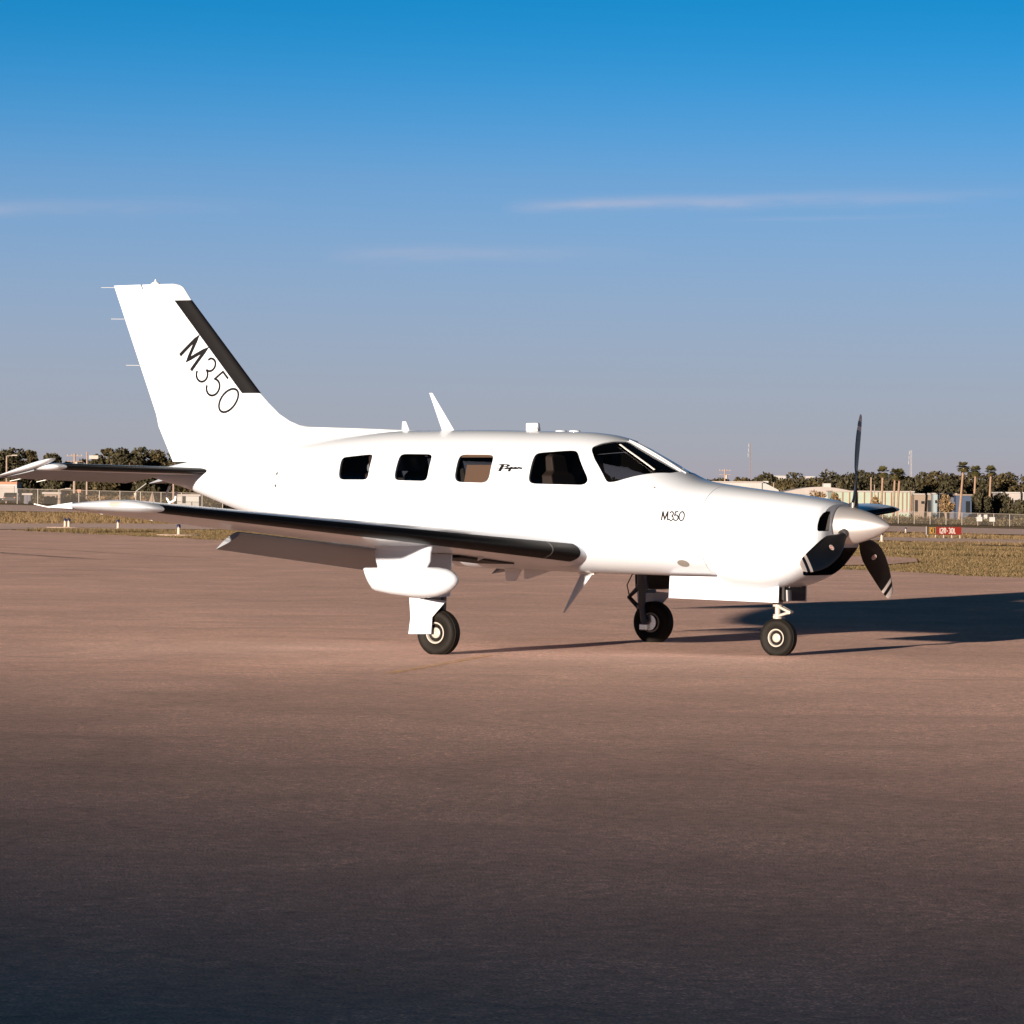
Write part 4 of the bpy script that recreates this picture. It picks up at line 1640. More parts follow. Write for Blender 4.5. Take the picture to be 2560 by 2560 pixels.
# --- left group
LT = [(-30, 843, 560, 90), (22, 846, 590, 75), (57, 851, 600, 34), (97, 857, 575, 62), (128, 872, 600, 50), (158, 868, 590, 46), (187, 858, 575, 44), (204, 846, 600, 40),
      (232, 847, 570, 66), (266, 846, 585, 62), (300, 850, 575, 52), (335, 846, 560, 60), (378, 852, 590, 64)]
lname = ['broad dark oak cut by the left picture edge', 'dark oak behind the leftmost lamp pole', 'small pale thin-leaved tree rising above the drooped elevator', 'dark oak behind the raised elevator horn',
         'low oak left of the crossarm utility pole', 'low oak directly behind the crossarm utility pole', 'oak right of the pole with the box sign', 'narrow tall oak left of the big oak clump',
         'broadest oak left of the airplane fin', 'rounded oak between the broadest oak and the fin', 'oak touching the lower rudder edge', 'oak half hidden by the airplane tail', 'oak hidden behind the rear fuselage']
for (x, y, t, wpx), lb in zip(LT, lname):
    tree(lb, x, y, t, wpx * 1.15, 'leaf_olive' if x in (57, 204, 300) else 'leaf_dark', 'oaks on the left of the airfield boundary', 3600 if wpx > 55 else 2200, .36)
FT = [(30, 893, 545, 70), (78, 886, 548, 50), (103, 898, 540, 40), (150, 900, 552, 60), (196, 893, 545, 56), (236, 900, 550, 56), (275, 892, 545, 60), (318, 896, 548, 60), (360, 893, 545, 60)]
fname = ['dark bushy tree above the white truck', 'bushy tree with pale trunk near the tan shack', 'bushy tree above the tan shack', 'bushy tree behind the orange signpost', 'bushy tree below the box sign pole',
         'bushy tree left of the barrier arm', 'bushy tree behind the barrier arm', 'bushy tree behind the small shed pole', 'bushy tree above the small shed']
for (x, y, t, wpx), lb in zip(FT, fname):
    tree(lb, x, y, t, wpx * 1.1, 'leaf_dark' if x % 4 else 'leaf_olive', 'bushy trees behind the left fence', 2400, .34, .12)
# --- right group
RT = [(1330, 906, 900, 60), (1362, 903, 890, 50), (1398, 900, 905, 52), (1424, 906, 880, 40), (1450, 894, 900, 50), (1482, 905, 870, 40), (1504, 893, 900, 64), (1545, 902, 880, 44), (1562, 888, 905, 62),
      (1598, 893, 880, 52), (1624, 889, 915, 44), (1648, 891, 900, 56), (1684, 897, 880, 52), (1712, 900, 870, 40), (1738, 893, 905, 62), (1764, 890, 900, 56), (1796, 895, 880, 50), (1824, 892, 905, 58),
      (1856, 896, 885, 54), (1884, 896, 900, 56), (1908, 892, 915, 56), (1938, 897, 885, 60), (1975, 894, 900, 60)]
rname = ['low oak just above the airplane windshield base', 'oak behind the pole above the engine cowling', 'oak left of the thin mast', 'low oak at the foot of the thin mast', 'dark oak left of the distant white block above the cowling',
         'low oak under the distant white block', 'round oak between the two distant white blocks', 'low oak right of the second white block', 'tallest round oak left of the upright propeller blade', 'oak just left of the upright propeller blade',
         'oak directly behind the upright propeller blade', 'oak behind the two palms, left side', 'oak between the twin palms and the lattice mast', 'low oak at the foot of the lattice mast', 'round oak right of the lattice mast', 'tall oak left of the tallest palm',
         'oak behind the tallest palm', 'oak between the tallest palm and the middle palm', 'oak behind the rightmost palm', 'oak right of the rightmost palm', 'tall oak near the right picture edge', 'oak cut by the right picture edge', 'oak just beyond the right picture edge']
for (x, y, t, wpx), lb in zip(RT, rname):
    tree(lb, x, y, t, wpx * 1.25, 'leaf_olive' if x % 3 == 0 else 'leaf_dark', 'oaks on the right of the airfield boundary', 2300, .55, .1)
# middle of the treeline, hidden by the airplane from here
for k, x in enumerate(range(430, 1320, 80)):
    tree('oak in the treeline hidden behind the airplane fuselage', x, 900 + (k % 3) * 5, 800 + 20 * (k % 4), 90, 'leaf_dark', 'oaks hidden behind the fuselage', 1300, .6, .1)
# darker trees in front of the right-hand sheds
for (x, y, t, wpx), lb in zip([(1852, 924, 690, 40), (1893, 930, 695, 52), (1925, 944, 680, 40)], ['dark tree in front of the sheds, left of the white van', 'broad dark tree in front of the long pale roof', 'low dark tree at the right edge before the pale roof']):
    tree(lb, x, y, t, wpx, 'leaf_dark', 'dark trees before the sheds', 1700, .34, .15)
for (x, y, t, wpx), lb in zip([(1540, 925, 700, 44), (1575, 931, 690, 22), (1650, 937, 690, 24), (1786, 934, 680, 34)],
                              ['dry golden tree before the curved hangar roof', 'small golden shrub left of the propeller root', 'golden shrub right of the propeller root', 'bare pale shrub before the slate shed']):
    tree(lb, x, y, t, wpx, 'leaf_dry', 'dry trees before the sheds', 700, .3, .25)


def palm(label, x, ytop, t, xb=None):
    u = px(x, t)
    base = gp(px(xb if xb else x, t), t)
    H_ = topz(x, ytop, t) - base.z
    o = empty('palm_tree', base)
    tag(o, label, 'palm', 'fan palms by the sheds')
    du = u - px(xb if xb else x, t)
    top = Vector((R2[0] * du, R2[1] * du, H_ - 1.25))
    MB().tube([Vector((0, 0, -.3)), top * .33, top * .68, top], [.30, .24, .20, .19], 9).build('trunk', M['palm_bark'], o)

    def fan(dirv, L, wdt, droop):
        q = []
        d = Vector(dirv).normalized()
        s_ = d.cross(Vector((0, 0, 1)))
        if s_.length < .05:
            s_ = Vector((1, 0, 0))
        s_.normalize()
        up = s_.cross(d).normalized()
        p0 = top + d * .15
        hub = top + d * L * .42
        q.append((p0 - s_ * .03, p0 + s_ * .03, hub + s_ * .03, hub - s_ * .03))
        for k in range(9):
            a = (k - 4) / 4 * 1.25
            dd = d * math.cos(a) + s_ * math.sin(a)
            tip = hub + dd * L * .62 * (1 - .12 * abs(a)) - Vector((0, 0, droop * L * .3))
            midp = hub + dd * L * .32
            sp = (s_ * math.cos(a) - d * math.sin(a)) * wdt
            q.append((hub, midp - sp, tip, midp + sp))
        return q
    g_, dead = [], []
    for k in range(40):
        el = rng.uniform(-.75, 1.35)
        a = k * 2.4
        g_ += fan((math.cos(a) * math.cos(el), math.sin(a) * math.cos(el), math.sin(el)), rng.uniform(1.15, 1.5), .11, .5 - .3 * el)
    for k in range(11):
        el = rng.uniform(-1.4, -.9)
        a = k * 2.4 + 1
        dead += fan((math.cos(a) * math.cos(el), math.sin(a) * math.cos(el), math.sin(el)), rng.uniform(.9, 1.2), .09, .5)
    for nm, qq, m_ in (('crown', g_, 'leaf_palm'), ('dead_fronds', dead, 'leaf_dead')):
        quads(nm, np.array([[tuple(p) for p in f_] for f_ in qq]).reshape(-1, 3), 4, M[m_], o)


for a in (('left palm of the pair right of the propeller', 1665, 879, 690, 1662), ('shorter palm with leaning trunk right of the propeller', 1688, 882, 700, 1685), ('third palm close beside the shorter palm', 1697, 884, 705, 1692),
          ('tallest palm with bent trunk above the runway sign', 1817, 869, 680, 1809), ('middle palm of the right three', 1840, 877, 720, 1836), ('rightmost palm of the right three', 1869, 878, 720, 1865)):
    palm(*a)


# --- low scrub behind the right fence and under the left trees (uncountable)
def scrub(name, label, x0, x1, t0, t1, hmin, hmax, nl, nq, m_):
    lumps = []
    for k in range(nl):
        t = rng.uniform(t0, t1)
        x = rng.uniform(x0, x1)
        p = gp(px(x, t), t)
        h = rng.uniform(hmin, hmax)
        rw = h * rng.uniform(.6, 1.3)
        lumps.append((p.x, p.y, p.z + h * .35, rw, rw, h * .65))
    o = quads(name, leaf_cloud(lumps, nq, .22, (.2, 1.0)), 4, M[m_])
    tag(o, label, 'scrub', None, 'stuff')


scrub('scrub', 'olive brown scrub behind the right boundary fence', 1560, 2000, 628, 670, .7, 1.5, 150, 16000, 'leaf_scrub')
scrub('scrub', 'low dark undergrowth behind the left boundary fence', -40, 420, 515, 540, .8, 1.6, 90, 9000, 'leaf_olive')


# --- fences
def fence(label, x0, x1, t, step, hgt, sag=0.0):
    u0_, u1_ = px(x0, t), px(x1, t)
    n_ = int(abs(u1_ - u0_) / step)
    base = gp(u0_, t)
    o = empty('chain_link_fence', base)
    tag(o, label, 'fence')
    me = None
    pts = []
    for k in range(n_ + 1):
        u = u0_ + (u1_ - u0_) * k / n_
        p = gp(u, t) - base
        pts.append(p)
        if me is None:
            q = MB().tube([(0, 0, -.2), (0, 0, hgt)], .055, 6).build('post', M['galv'], o)
            q.location = p
            me = q.data
        else:
            q = link('post', me, None, o)
            q.location = p
    MB().tube([p + Vector((0, 0, hgt - .03)) for p in pts], .028, 6).build('top_rail', M['galv'], o)
    v_ = [p + Vector((0, 0, .05)) for p in pts] + [p + Vector((0, 0, hgt - .05)) for p in pts]
    n1 = len(pts)
    mm = bpy.data.materials.get('chain_link')
    if mm is None:
        mm = mat('chain_link', (0.16, 0.14, 0.12), .6)
        mm.node_tree.nodes['Principled BSDF'].inputs['Alpha'].default_value = .16
    pyd('wire_mesh', v_, [(i, i + 1, n1 + i + 1, n1 + i) for i in range(n1 - 1)], mm, o)
    return o


fence('chain link fence with pale posts along the left boundary', -45, 420, 490, 2.55, 2.0)
fence('chain link fence with pale posts below the palms', 1545, 1995, 620, 2.57, 2.05)


def ubox(mb, u0_, u1_, t0, t1, z0, z1, o):
    P = []
    for u, t in ((u0_, t0), (u1_, t0), (u1_, t1), (u0_, t1)):
        x, y = G(u, t)
        P.append((x - o.x, y - o.y))
    return mb.add([(x, y, z0 - o.z) for x, y in P] + [(x, y, z1 - o.z) for x, y in P],
                  [(3, 2, 1, 0), (4, 5, 6, 7), (0, 1, 5, 4), (1, 2, 6, 5), (2, 3, 7, 6), (3, 0, 4, 7)])


def shed(name, label, x0, x1, t, ytop, depth, wall, roof, cat='building', openings=(), group=None, roof_over=.25, extra=None):
    """openings: (kind, x0, x1, ytop, ybottom, material) seen on the front wall"""
    xm = (x0 + x1) / 2
    u0_, u1_ = px(x0, t), px(x1, t)
    um = (u0_ + u1_) / 2
    base = gp(um, t)
    zt_ = topz(xm, ytop, t)
    o = empty(name, base)
    tag(o, label, cat, group)
    ubox(MB(), u0_, u1_, t, t + depth, base.z - .6, zt_ - .25, base).build('wall', M[wall], o)
    ubox(MB(), u0_ - roof_over, u1_ + roof_over, t - roof_over, t + depth + roof_over, zt_ - .25, zt_, base).build('roof', M[roof], o)
    for kind, a, b, y0, y1, m_ in openings:
        d_ = .06 if kind != 'pilaster' else .22
        ubox(MB(), px(a, t), px(b, t), t - d_, t + .05, topz(xm, y1, t), topz(xm, y0, t), base).build(kind, M[m_], o)
    return o, base, zt_


pil = [('pilaster', x, x + 1.6, 927.5, 966, 'pilaster') for x in (1588, 1601, 1616, 1629, 1643, 1655, 1668, 1680, 1692, 1701, 1709, 1718)]
shed('warehouse', 'long pale green warehouse with rust pilasters behind the propeller', 1573, 1723, 720, 926.5, 14, 'pale_green', 'roof_grey',
     openings=pil + [('plinth', 1575, 1722, 961, 968, 'roof_grey')])
shed('workshop', 'tan workshop with two dark doorways beside the green warehouse', 1724.5, 1760, 716, 931.5, 10, 'tan_wall', 'roof_grey',
     openings=[('doorway', 1726, 1731.5, 944, 967, 'dark_open'), ('doorway', 1750, 1757, 944, 967, 'dark_open'), ('window', 1738, 1744, 946, 951, 'win_dark')])
shed('annex', 'narrow pale blue annex between the tan workshop and slate shed', 1760.8, 1773, 712, 930.5, 8, 'paleblue_wall', 'roof_grey', openings=[('window', 1764, 1768, 944, 950, 'win_dark')])
shed('slate_shed', 'slate grey shed with a wide dark doorway left of the tallest palm', 1774.5, 1803, 716, 931, 10, 'slate_wall', 'roof_grey', openings=[('doorway', 1776, 1788, 945, 966, 'dark_open')])
shed('blue_shed', 'deep blue metal shed behind the tallest palm trunk', 1803.8, 1833, 712, 933, 9, 'blue_wall', 'tan_wall', openings=[('doorway', 1822, 1830, 946, 968, 'win_dark')])
shed('pale_roof_building', 'long low building with pale roof at the right picture edge', 1890, 1985, 740, 929, 14, 'roof_grey', 'white_wall', openings=[('window', 1900 + 14 * k, 1908 + 14 * k, 944, 950, 'win_dark') for k in range(5)])
o, base, zt_ = shed('white_warehouse', 'flat roofed white warehouse showing above the engine cowling', 1330, 1437, 700, 908.5, 12, 'white_wall', 'roof_grey')
# sloping wing of the white warehouse
P = [(px(1437.5, 700), topz(1440, 909, 700)), (px(1469, 700), topz(1466, 925, 700)), (px(1469, 700), base.z - .5), (px(1437.5, 700), base.z - .5)]
f0 = [Vector((*G(u, 700.3), z)) - base for u, z in P]
f1 = [Vector((*G(u, 711), z)) - base for u, z in P]
MB().add(f0 + f1, [(0, 1, 2, 3), (7, 6, 5, 4), (0, 4, 5, 1), (1, 5, 6, 2), (3, 7, 4, 0), (2, 6, 7, 3)]).build('sloping_wing', M['white_wall'], o)
ubox(MB(), px(1439, 704), px(1448, 704), 702, 704, base.z + 4, topz(1443, 908, 702), base).build('vent_stack', M['white_wall'], o)
# arched hangar
t = 790
base = gp(px(1548, t), t)
o = empty('arched_hangar', base)
tag(o, 'grey hangar with long curved roof left of the propeller', 'hangar')
ua, ub = px(1478, t), px(1618, t)
zb_, zp_ = topz(1548, 929, t), topz(1548, 919, t)
rings = []
for tt in (t, t + 22):
    ring = [Vector((*G(ua + (ub - ua) * k / 24, tt), zb_ + (zp_ - zb_) * math.sin(math.pi * k / 24))) - base for k in range(25)]
    ring += [Vector((*G(ub, tt), zb_ - .5)) - base, Vector((*G(ua, tt), zb_ - .5)) - base]
    rings.append(ring)
MB().loft(rings).build('roof', M['roof_grey'], o)
ubox(MB(), ua + .2, ub - .2, t + .3, t + 21.7, base.z - .5, zb_ - .5, base).build('wall', M['white_wall'], o)
ubox(MB(), px(1556, t), px(1570, t), t + 4, t + 7, zp_ - .2, zp_ + .75, base).build('roof_vent', M['white_wall'], o)
# white blocks far behind the trees
for x0, x1, yt, lb in ((1459, 1482, 898, 'distant white block with windows left of the round oak'), (1519, 1535, 899, 'small distant white block above the cowling')):
    t = 1150
    ops = [('window', x0 + 2 + 4.5 * i, x0 + 4.5 + 4.5 * i, yt + 4 + 7 * j, yt + 7 + 7 * j, 'win_dark') for i in range(int((x1 - x0 - 2) / 4.5)) for j in range(3)]
    shed('apartment_block', lb, x0, x1, t, yt, 12, 'white_wall', 'white_wall', openings=ops, group='distant white blocks')


# --- poles and masts
def pole(label, x, ytop, t, kind='plain', rad=.14, cat='pole', m_='pole_wood', group='poles along the boundary'):
    base = gp(px(x, t), t)
    H_ = topz(x, ytop, t) - base.z
    o = empty('utility_pole', base)
    tag(o, label, cat, group)
    MB().tube([(0, 0, -.3), (0, 0, H_)], [rad, rad * .7], 8).build('post', M[m_], o)
    rx = Vector((R2[0], R2[1], 0))
    if kind == 'cross':
        for dz in (.35, 1.1):
            MB().tube([rx * -1.1 + Vector((0, 0, H_ - dz)), rx * 1.1 + Vector((0, 0, H_ - dz))], .07, 6).build('crossarm', M[m_], o)
        for k in (-1, -.4, .4, 1):
            MB().tube([rx * k + Vector((0, 0, H_ - .35)), rx * k + Vector((0, 0, H_ - .12))], .05, 6).build('insulator', M['white_wall'], o)
        MB().tube([rx * .3 + Vector((0, 0, H_ - 1.9)), rx * .3 + Vector((0, 0, H_ - 1.2))], .22, 10).build('transformer', M['galv'], o)
    elif kind == 'lamp':
        MB().tube([Vector((0, 0, H_)), rx * .9 + Vector((0, 0, H_ + .12))], .05, 6).build('lamp_arm', M['galv'], o)
        bevel(MB().box(tuple(rx * 1.1 + Vector((0, 0, H_ + .12))), (.8, .3, .16), rz=math.atan2(R2[1], R2[0])).build('lamp_head', M['galv'], o), .04, 2)
    elif kind == 'box':
        MB().box(tuple(rx * .95 + Vector((0, 0, H_ - .75))), (1.3, .3, .5), rz=math.atan2(R2[1], R2[0])).build('box_sign', M['galv'], o)
    return o


pole('tall lamp pole at the left picture edge', 12, 861, 512, 'lamp', .15)
pole('utility pole with crossarms behind the stabilizer', 140, 856, 520, 'cross', .20)
pole('pole carrying a pale box right of the crossarm pole', 163.5, 853, 525, 'box', .15)
pole('short pole beside the small shed', 327, 905, 505, 'plain', .16)
pole('short lamp post left of the orange signpost', 113, 924, 500, 'lamp', .09)
pole('utility pole above the engine cowling', 1367, 885, 705, 'cross', .17)
pole('short pole right of the vent stack', 1459, 911, 760, 'plain', .18)
pole('tall plain pole right of the propeller', 1643, 901, 700, 'plain', .18)
pole('thin shorter pole beside the tall plain pole', 1649.5, 915, 705, 'plain', .12)
pole('short pole right of the twin palms', 1717, 925, 715, 'plain', .12)


def mast(label, x, ytop, t, wd, m_):
    base = gp(px(x, t), t)
    H_ = topz(x, ytop, t) - base.z
    o = empty('radio_mast', base)
    tag(o, label, 'mast', 'radio masts')
    L3 = [Vector((wd * math.cos(a), wd * math.sin(a), 0)) for a in (0, 2.094, 4.189)]
    for p in L3:
        MB().tube([p, p * .8 + Vector((0, 0, H_))], .035, 5).build('mast_leg', M[m_], o)
    mb = MB()
    nseg = int(H_ / 1.1)
    for k in range(nseg):
        for i in range(3):
            a, b = L3[i], L3[(i + 1) % 3]
            z0, z1 = H_ * k / nseg, H_ * (k + 1) / nseg
            mb.tube([a + Vector((0, 0, z0)), b + Vector((0, 0, z1))], .014, 4)
    br = mb.build('lattice_bracing', M[m_], o)
    br['kind'] = 'stuff'
    for k in range(3):
        MB().tube([Vector((-.5 - .1 * k, 0, H_ - 1.2 - 1.3 * k)), Vector((-.5 - .1 * k, 0, H_ - .2 - 1.3 * k))], .06, 6).build('antenna', M['mast_white'], o)
    return o


mast('thin reddish radio mast above the engine cowling', 1415, 836, 1000, .14, 'mast_red')
mast('white lattice radio mast right of the twin palms', 1718, 850, 1000, .24, 'mast_white')


# --- things behind the left fence
def uframe(o, rz=0.0):
    o.rotation_euler = (0, 0, -YAW + rz)
    return o


def wheel_s(parent, x, y, r_=.32, wd=.2):
    w_ = MB().lathe([(-wd / 2, .001), (-wd / 2, r_ * .9), (-wd * .3, r_), (wd * .3, r_), (wd / 2, r_ * .9), (wd / 2, .001)], 'X', (x, y, r_), 18).build('wheel', M['tyre'], parent, sharp=40)
    MB().lathe([(-wd / 2 - .01, .001), (-wd / 2 - .01, r_ * .55), (wd / 2 + .01, r_ * .55), (wd / 2 + .01, .001)], 'X', (x, y, r_), 14).build('hub', M['galv'], w_)


def car(name, label, x, t, paint, van=False, rz=0.0):
    p = gp(px(x, t), t)
    o = uframe(empty(name, p), rz)
    tag(o, label, 'van' if van else 'car')
    if van:
        prof = [(-2.2, .35), (-2.2, 1.9), (1.2, 1.95), (1.75, 1.2), (2.25, 1.0), (2.3, .35)]
    else:
        prof = [(-2.15, .35), (-2.2, .85), (-1.65, .95), (-1.2, 1.42), (.25, 1.45), (.95, .98), (2.0, .85), (2.2, .6), (2.15, .3)]
    mb = MB().prism([(-.86, y, z) for y, z in prof], (1.72, 0, 0))
    bevel(mb.build('body', M[paint], o), .08, 3)
    if van:
        gl = [(1.22, 1.88), (1.72, 1.24), (.6, 1.24), (.6, 1.88)]
    else:
        gl = [(-1.1, 1.36), (.2, 1.39), (.82, 1.0), (-1.45, 1.0)]
    for s_ in (-1, 1):
        MB().prism([(s_ * .862, y, z) for y, z in gl], (s_ * .006, 0, 0)).build('side_window', M['win_dark'], o)
    yb = -2.206 if van else -1.45
    MB().box((0, -2.205 if van else -1.46, 1.45 if van else 1.2), (1.4, .02 if van else .1, .5 if van else .32), rx=0 if van else R(-42)).build('rear_window', M['win_dark'], o)
    for s_ in (-1, 1):
        MB().box((s_ * .68, -2.215, .8), (.22, .03, .14)).build('tail_lamp', M['orange'], o)
        for y in (-1.35, 1.35):
            wheel_s(o, s_ * .76, y)
    return o


car('parked_car', 'dark parked car in front of the white truck', 22, 497, 'car_dark')
car('parked_van', 'white van parked between the dark trees and blue shed', 1842, 690, 'white_wall', True, R(75))
p = gp(px(14, 506), 506)
o = uframe(empty('box_truck', p))
tag(o, 'white box truck with an orange top behind the left fence', 'truck')
MB().box((0, 0, 1.62), (3.2, 5.0, 1.9)).build('cargo_box', M['white_wall'], o)
MB().box((0, 0, 2.74), (3.24, 5.04, .32)).build('top_band', M['orange'], o)
MB().box((0, 3.4, 1.3), (2.2, 1.6, 1.7)).build('cab', M['white_wall'], o)
MB().box((0, -2.56, 1.6), (2.6, .05, 1.5)).build('rear_door', M['roof_grey'], o)
for s_ in (-1, 1):
    for y in (-1.6, 3.3):
        wheel_s(o, s_ * 1.15, y, .42, .3)
shed('tan_shack', 'tan shack with small windows behind the left fence', 83, 112, 508, 929, 4, 'tan_wall', 'roof_grey', 'shack', [('window', 88, 93, 936, 942, 'win_dark'), ('window', 98, 103, 936, 942, 'win_dark'), ('doorway', 106, 110, 935, 950, 'dark_open')])
shed('grey_cabinet', 'grey metal cabinet right of the white truck', 45, 58, 503, 931, 1.5, 'slate_wall', 'roof_grey', 'cabinet', [('door_panel', 46.5, 51, 934, 950, 'slate_wall'), ('door_panel', 52, 56.5, 934, 950, 'slate_wall')])
shed('small_shed', 'small pale shed with dark doorway below the airplane tail', 334, 375, 500, 933, 3, 'white_wall', 'roof_grey', 'shed', [('doorway', 344, 350, 935.5, 950, 'dark_open')])
for x, y, w_, lb in ((174, 936, 16, 'leftmost golden shrub below the stabilizer'), (197, 936.5, 14, 'second golden shrub, above the wing tip'), (222, 937, 13, 'third golden shrub left of the barrier post'),
                     (251, 936, 9, 'small golden shrub at the barrier post'), (271, 937, 8, 'golden shrub right of the barrier post')):
    tree(lb, x, y, 506, w_ * 1.4, 'leaf_dry', 'golden shrubs behind the left fence', 260, .2, .1)
base = gp(px(256, 495), 495)
o = empty('barrier_gate', base)
tag(o, 'raised barrier arm on a post above the wing', 'barrier')
z0 = topz(256, 927.6, 495) - base.z
rx = Vector((R2[0], R2[1], 0))
MB().tube([(0, 0, -.2), (0, 0, z0)], .08, 8).build('post', M['galv'], o)
MB().tube([Vector((0, 0, z0)), rx * (px(275.6, 495) - px(256, 495)) + Vector((0, 0, topz(275.6, 912.7, 495) - base.z))], .06, 6).build('arm', M['white_wall'], o)
MB().box((0, 0, z0 - .5), (.4, .3, .6)).build('motor_box', M['galv'], o)
base = gp(px(149, 492), 492)
o = empty('signpost', base)
tag(o, 'small orange sign on a post below the stabilizer', 'sign')
z0 = topz(149, 924, 492) - base.z
MB().tube([(0, 0, -.2), (0, 0, z0)], .05, 6).build('post', M['galv'], o)
uframe(MB().box((0, -.07, z0 - .22), (.5, .04, .45)).build('sign_plate', M['orange'], o))
base = gp(px(287, 503), 503)
o = uframe(empty('canvas_tent', base))
tag(o, 'small tan canvas tent left of the small shed', 'tent')
MB().prism([(-.7, 0, 0), (.5, 0, 0), (.1, 0, 1.9), (-.05, 0, 1.9)], (0, 1.6, 0)).build('canvas', M['tan_wall'], o)
MB().tube([(.02, -.05, 0), (.02, -.05, 2.0)], .04, 6).build('tent_pole', M['pole_wood'], o)
# two white notice boards hung on the right fence
for x, lb in ((1848, 'left white notice board on the right fence'), (1872, 'right white notice board on the right fence')):
    base = gp(px(x, 619.6), 619.6, 1.05)
    o = uframe(MB().box((0, 0, 0), (.95, .04, .75)).build('notice_board', M['white_wall']))
    o.location = base
    tag(o, lb, 'notice board', 'notice boards')

# --- taxiway edge lights
M['blue_lens'] = mat('blue_lens', (0.012, 0.015, 0.04), 0.3)
M['light_post'] = mat('light_post', (0.36, 0.30, 0.25), 0.6)
M['concrete'] = mat('concrete_pad', (0.44, 0.34, 0.28), 0.9, var=.1)
for x, y_t, lb, pad in ((123, 147.4, 'left taxiway light of the close pair', 1), (130, 147.0, 'right taxiway light of the close pair', 0), (223, 142.4, 'single taxiway light below the wing tip', 0),
                        (337.5, 124.1, 'taxiway light on a wide concrete pad under the wing', 1), (1664, 147.5, 'taxiway light below the spinner tip', 0), (1709, 256.8, 'far taxiway light left of the runway sign', 0)):
    p = gp(px(x, y_t), y_t, .02)
    o = empty('taxiway_light', p)
    tag(o, lb, 'taxiway light', 'taxiway edge lights')
    MB().lathe([(-.02, .10), (.02, .10), (.04, .055), (.24, .05), (.25, .07)], 'Z', (0, 0, 0), 12).build('stem', M['light_post'], o, sharp=40)
    MB().lathe([(.25, .07), (.33, .065), (.36, .04), (.365, .005)], 'Z', (0, 0, 0), 12).build('lens', M['blue_lens'], o, sharp=40)
    if pad:
        MB().lathe([(-.03, .75), (.015, .73), (.016, .001)], 'Z', (0, 0, 0), 20).build('pad', M['concrete'], o)

# --- runway sign
M['sign_red'] = mat('sign_red', (0.125, 0.013, 0.009), 0.5, spec=.1)
M['sign_black'] = mat('sign_black', (0.02, 0.018, 0.015), 0.5)
M['sign_yellow'] = mat('sign_yellow', (0.27, 0.145, 0.02), 0.5, spec=.1)
M['sign_white'] = mat('sign_white', (0.30, 0.27, 0.255), 0.5, spec=.1)
t = 208
p = gp(px(1781.5, t), t)
o = uframe(empty('runway_sign', p), R(6))
tag(o, 'red and black runway holding sign on short legs in the grass', 'sign')
W_, z0, z1 = 1.98, .16, .62
bevel(MB().box((0, .1, (z0 + z1) / 2), (W_, .20, z1 - z0)).build('housing', M['sign_black'], o), .01, 1)
xs_ = -W_ / 2 + .10
xk = -W_ / 2 + .54
MB().box(((xs_ + xk) / 2, -.004, (z0 + z1) / 2), (xk - xs_, .012, z1 - z0 - .03)).build('black_panel', M['sign_black'], o)
MB().box(((xk + W_ / 2) / 2 + .005, -.004, (z0 + z1) / 2), (W_ / 2 - xk - .02, .012, z1 - z0 - .03)).build('red_panel', M['sign_red'], o)
GL = {'C': (.5, [[(.25 + .25 * math.cos(R(a)), .5 + .5 * math.sin(R(a))) for a in range(45, 316, 15)]]), '1': (.16, [[(.08, 0), (.08, 1)]]),
      '2': (.5, [[(.25 + .24 * math.cos(R(a)), .75 + .25 * math.sin(R(a))) for a in range(160, -41, -20)] + [(.02, 0), (.5, 0)]]),
      'R': (.5, [[(.06, 0), (.06, 1), (.28, 1), (.46, .9), (.47, .65), (.28, .5), (.06, .5)], [(.25, .5), (.48, 0)]]),
      '-': (.3, [[(0, .45), (.3, .45)]]),
      '3': (.5, [[(.23 + .22 * math.cos(R(a)), .75 + .25 * math.sin(R(a))) for a in range(140, -91, -20)], [(.24 + .25 * math.cos(R(a)), .26 + .26 * math.sin(R(a))) for a in range(90, -141, -20)]]),
      '0': (.5, [[(.25 + .24 * math.cos(R(a)), .5 + .5 * math.sin(R(a))) for a in range(90, 466, 20)]]),
      'L': (.44, [[(.06, 1), (.06, 0), (.44, 0)]])}


def glyphs(txt, x0, zb0, hh, wd, material, parent, y=-.0135, gap=.17, sx=1.0):
    V_, F_ = [], []
    x = x0
    for ch in txt:
        adv, st = GL[ch]
        for s_ in st:
            L, Q = ribbon2([np.array((x + a * hh * sx, zb0 + b * hh)) for a, b in s_], wd * hh)
            b0 = len(V_)
            V_ += [(q[0], y, q[1]) for q in L + Q]
            n_ = len(L)
            F_ += [(b0 + i, b0 + i + 1, b0 + n_ + i + 1, b0 + n_ + i) for i in range(n_ - 1)]
        x += (adv + gap) * hh * sx
    return pyd('lettering', V_, F_, material, parent)


glyphs('C1', xs_ + .10, .26, .26, .20, M['sign_yellow'], o, sx=.85)
glyphs('12R-30L', xk + .20, .25, .28, .19, M['sign_white'], o, gap=.19, sx=.80)
L, Q = ribbon2([np.array(q) for q in [(xs_ + .04, .21), (xs_ + .04, .57), (xk - .04, .57), (xk - .04, .21), (xs_ + .04, .21)]], .022)
pyd('panel_border', [(q[0], -.0125, q[1]) for q in L + Q], [(i, i + 1, 5 + i + 1, 5 + i) for i in range(4)], M['sign_yellow'], o)
for k in range(5):
    MB().lathe([(-.05, .05), (.02, .05), (.03, .03), (z0, .03)], 'Z', (-W_ / 2 + .06 + k * (W_ - .12) / 4, .1, 0), 10).build('leg', M['sign_white'], o, sharp=40)
MB().box((-W_ / 2 - .006, .1, (z0 + z1) / 2), (.012, .2, z1 - z0)).build('end_cap', M['sign_white'], o)

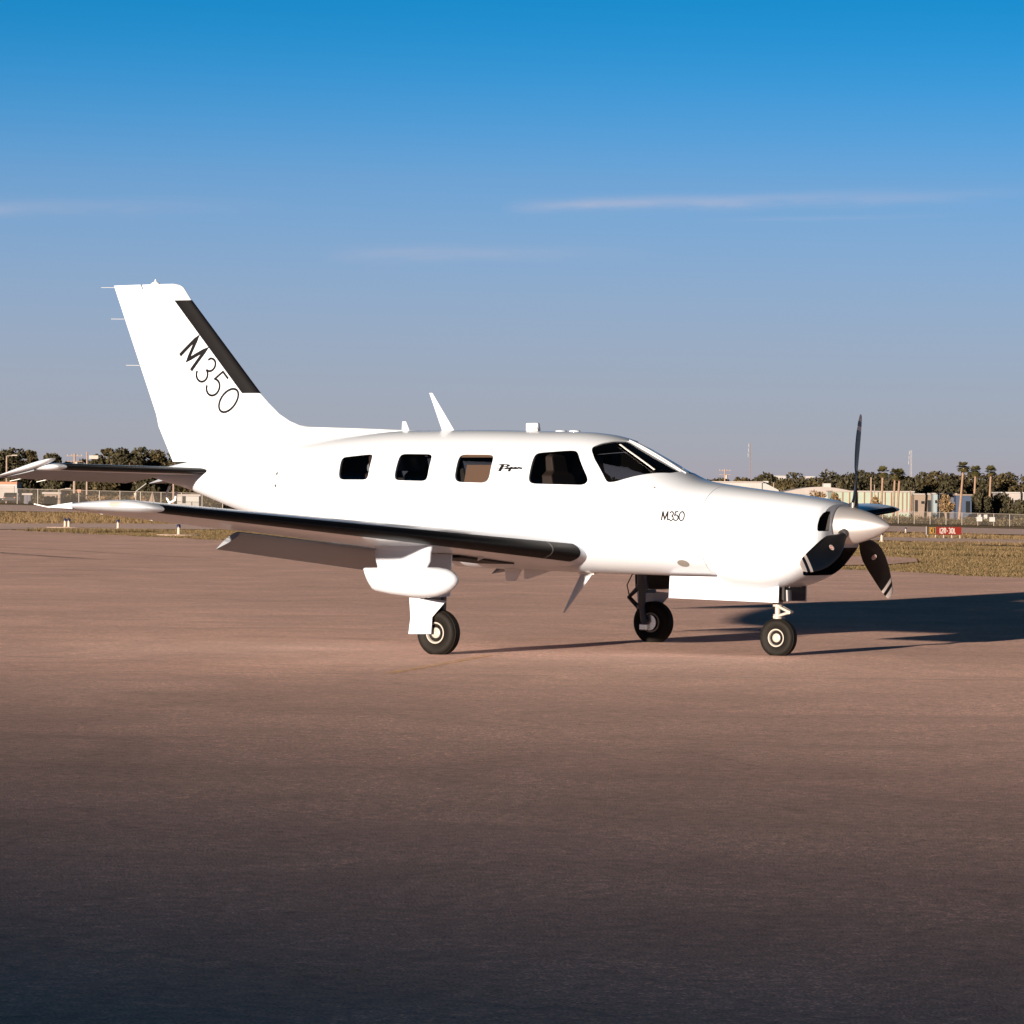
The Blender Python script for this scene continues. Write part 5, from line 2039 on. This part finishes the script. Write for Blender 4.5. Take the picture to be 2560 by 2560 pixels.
# --- grass blades on the verges (uncountable)
def blades(name, label, n, region, hm, m_):
    pts = []
    while len(pts) < n:
        x0, x1, t0, t1 = region
        t = t0 + (t1 - t0) * rng.uniform() ** 1.3
        u = px(rng.uniform(x0, x1), t)
        e = edge(u, t)
        if e < .15:
            continue
        # keep off the paving
        s_ = (u + 19.4) / 43.3
        if 139 + 31 * s_ - 1 < t < 163 + 40 * (u + 22.6) / 51.4 + 1:
            continue
        if -4 < u < 9.0 and 77.6 + .12 * max(0, u) < t < 88 + .22 * max(u, 0) and u < 6.6 + (t - 77.4) * .25:
            continue
        p = gp(u, t, -.03)
        pts.append((p.x, p.y, p.z))
    P = np.repeat(np.array(pts), 3, 0) + np.concatenate([rng.normal(0, .05, (n * 3, 2)), np.zeros((n * 3, 1))], 1)
    h = hm * rng.uniform(.5, 1.6, len(P)) * (.7 + .9 * (np.sin(P[:, 0] * .35) * np.sin(P[:, 1] * .27 + 1) > .3))
    a = rng.uniform(0, 6.28, len(P))
    d = np.stack([np.cos(a), np.sin(a), 0 * a], 1) * .016
    lean = np.stack([rng.normal(0, .35, len(P)), rng.normal(0, .35, len(P)), np.ones(len(P))], 1) * h[:, None]
    V_ = np.stack([P - d, P + d, P + lean], 1).reshape(-1, 3)
    tag(quads(name, V_, 3, M[m_]), label, 'grass', None, 'stuff')


M['grass_green'] = leaf_mat('grass_green', (0.078, 0.064, 0.028), .5, .2)
M['grass_dry'] = leaf_mat('grass_dry', (0.155, 0.108, 0.055), .45, .2)
blades('grass', 'green grass on the verge right of the nose', 26000, (1380, 2000, 66, 136), .055, 'grass_green')
blades('grass', 'dry grass mixed into the right verge', 26000, (1380, 2000, 66, 136), .06, 'grass_dry')
blades('grass', 'green grass on the left verge under the wing', 14000, (-60, 640, 96, 150), .07, 'grass_green')
blades('grass', 'dry grass mixed into the left verge', 14000, (-60, 640, 96, 150), .08, 'grass_dry')
blades('grass', 'dry grass between taxiway and runway', 26000, (-60, 2000, 160, 258), .09, 'grass_dry')

# --- a fallen yellow leaf on the near asphalt
u, t = px(677, 11.0), 1.433 * 6992 / (1836 - 933)
p = gp(px(677, t), t)
pts = [(-.028, 0, .002), (-.012, .010, .006), (.012, .011, .007), (.03, .002, .004), (.012, -.010, .008), (-.012, -.011, .007)]
M['leaf_yellow'] = mat('yellow_leaf', (0.42, 0.30, 0.05), .6)
o = MB().add([(0, 0, .010)] + pts, [(0, 1 + i, 1 + (i + 1) % 6) for i in range(6)]).build('fallen_leaf', M['leaf_yellow'])
o.location = p
tag(o, 'small yellow fallen leaf on the shaded near asphalt', 'leaf')
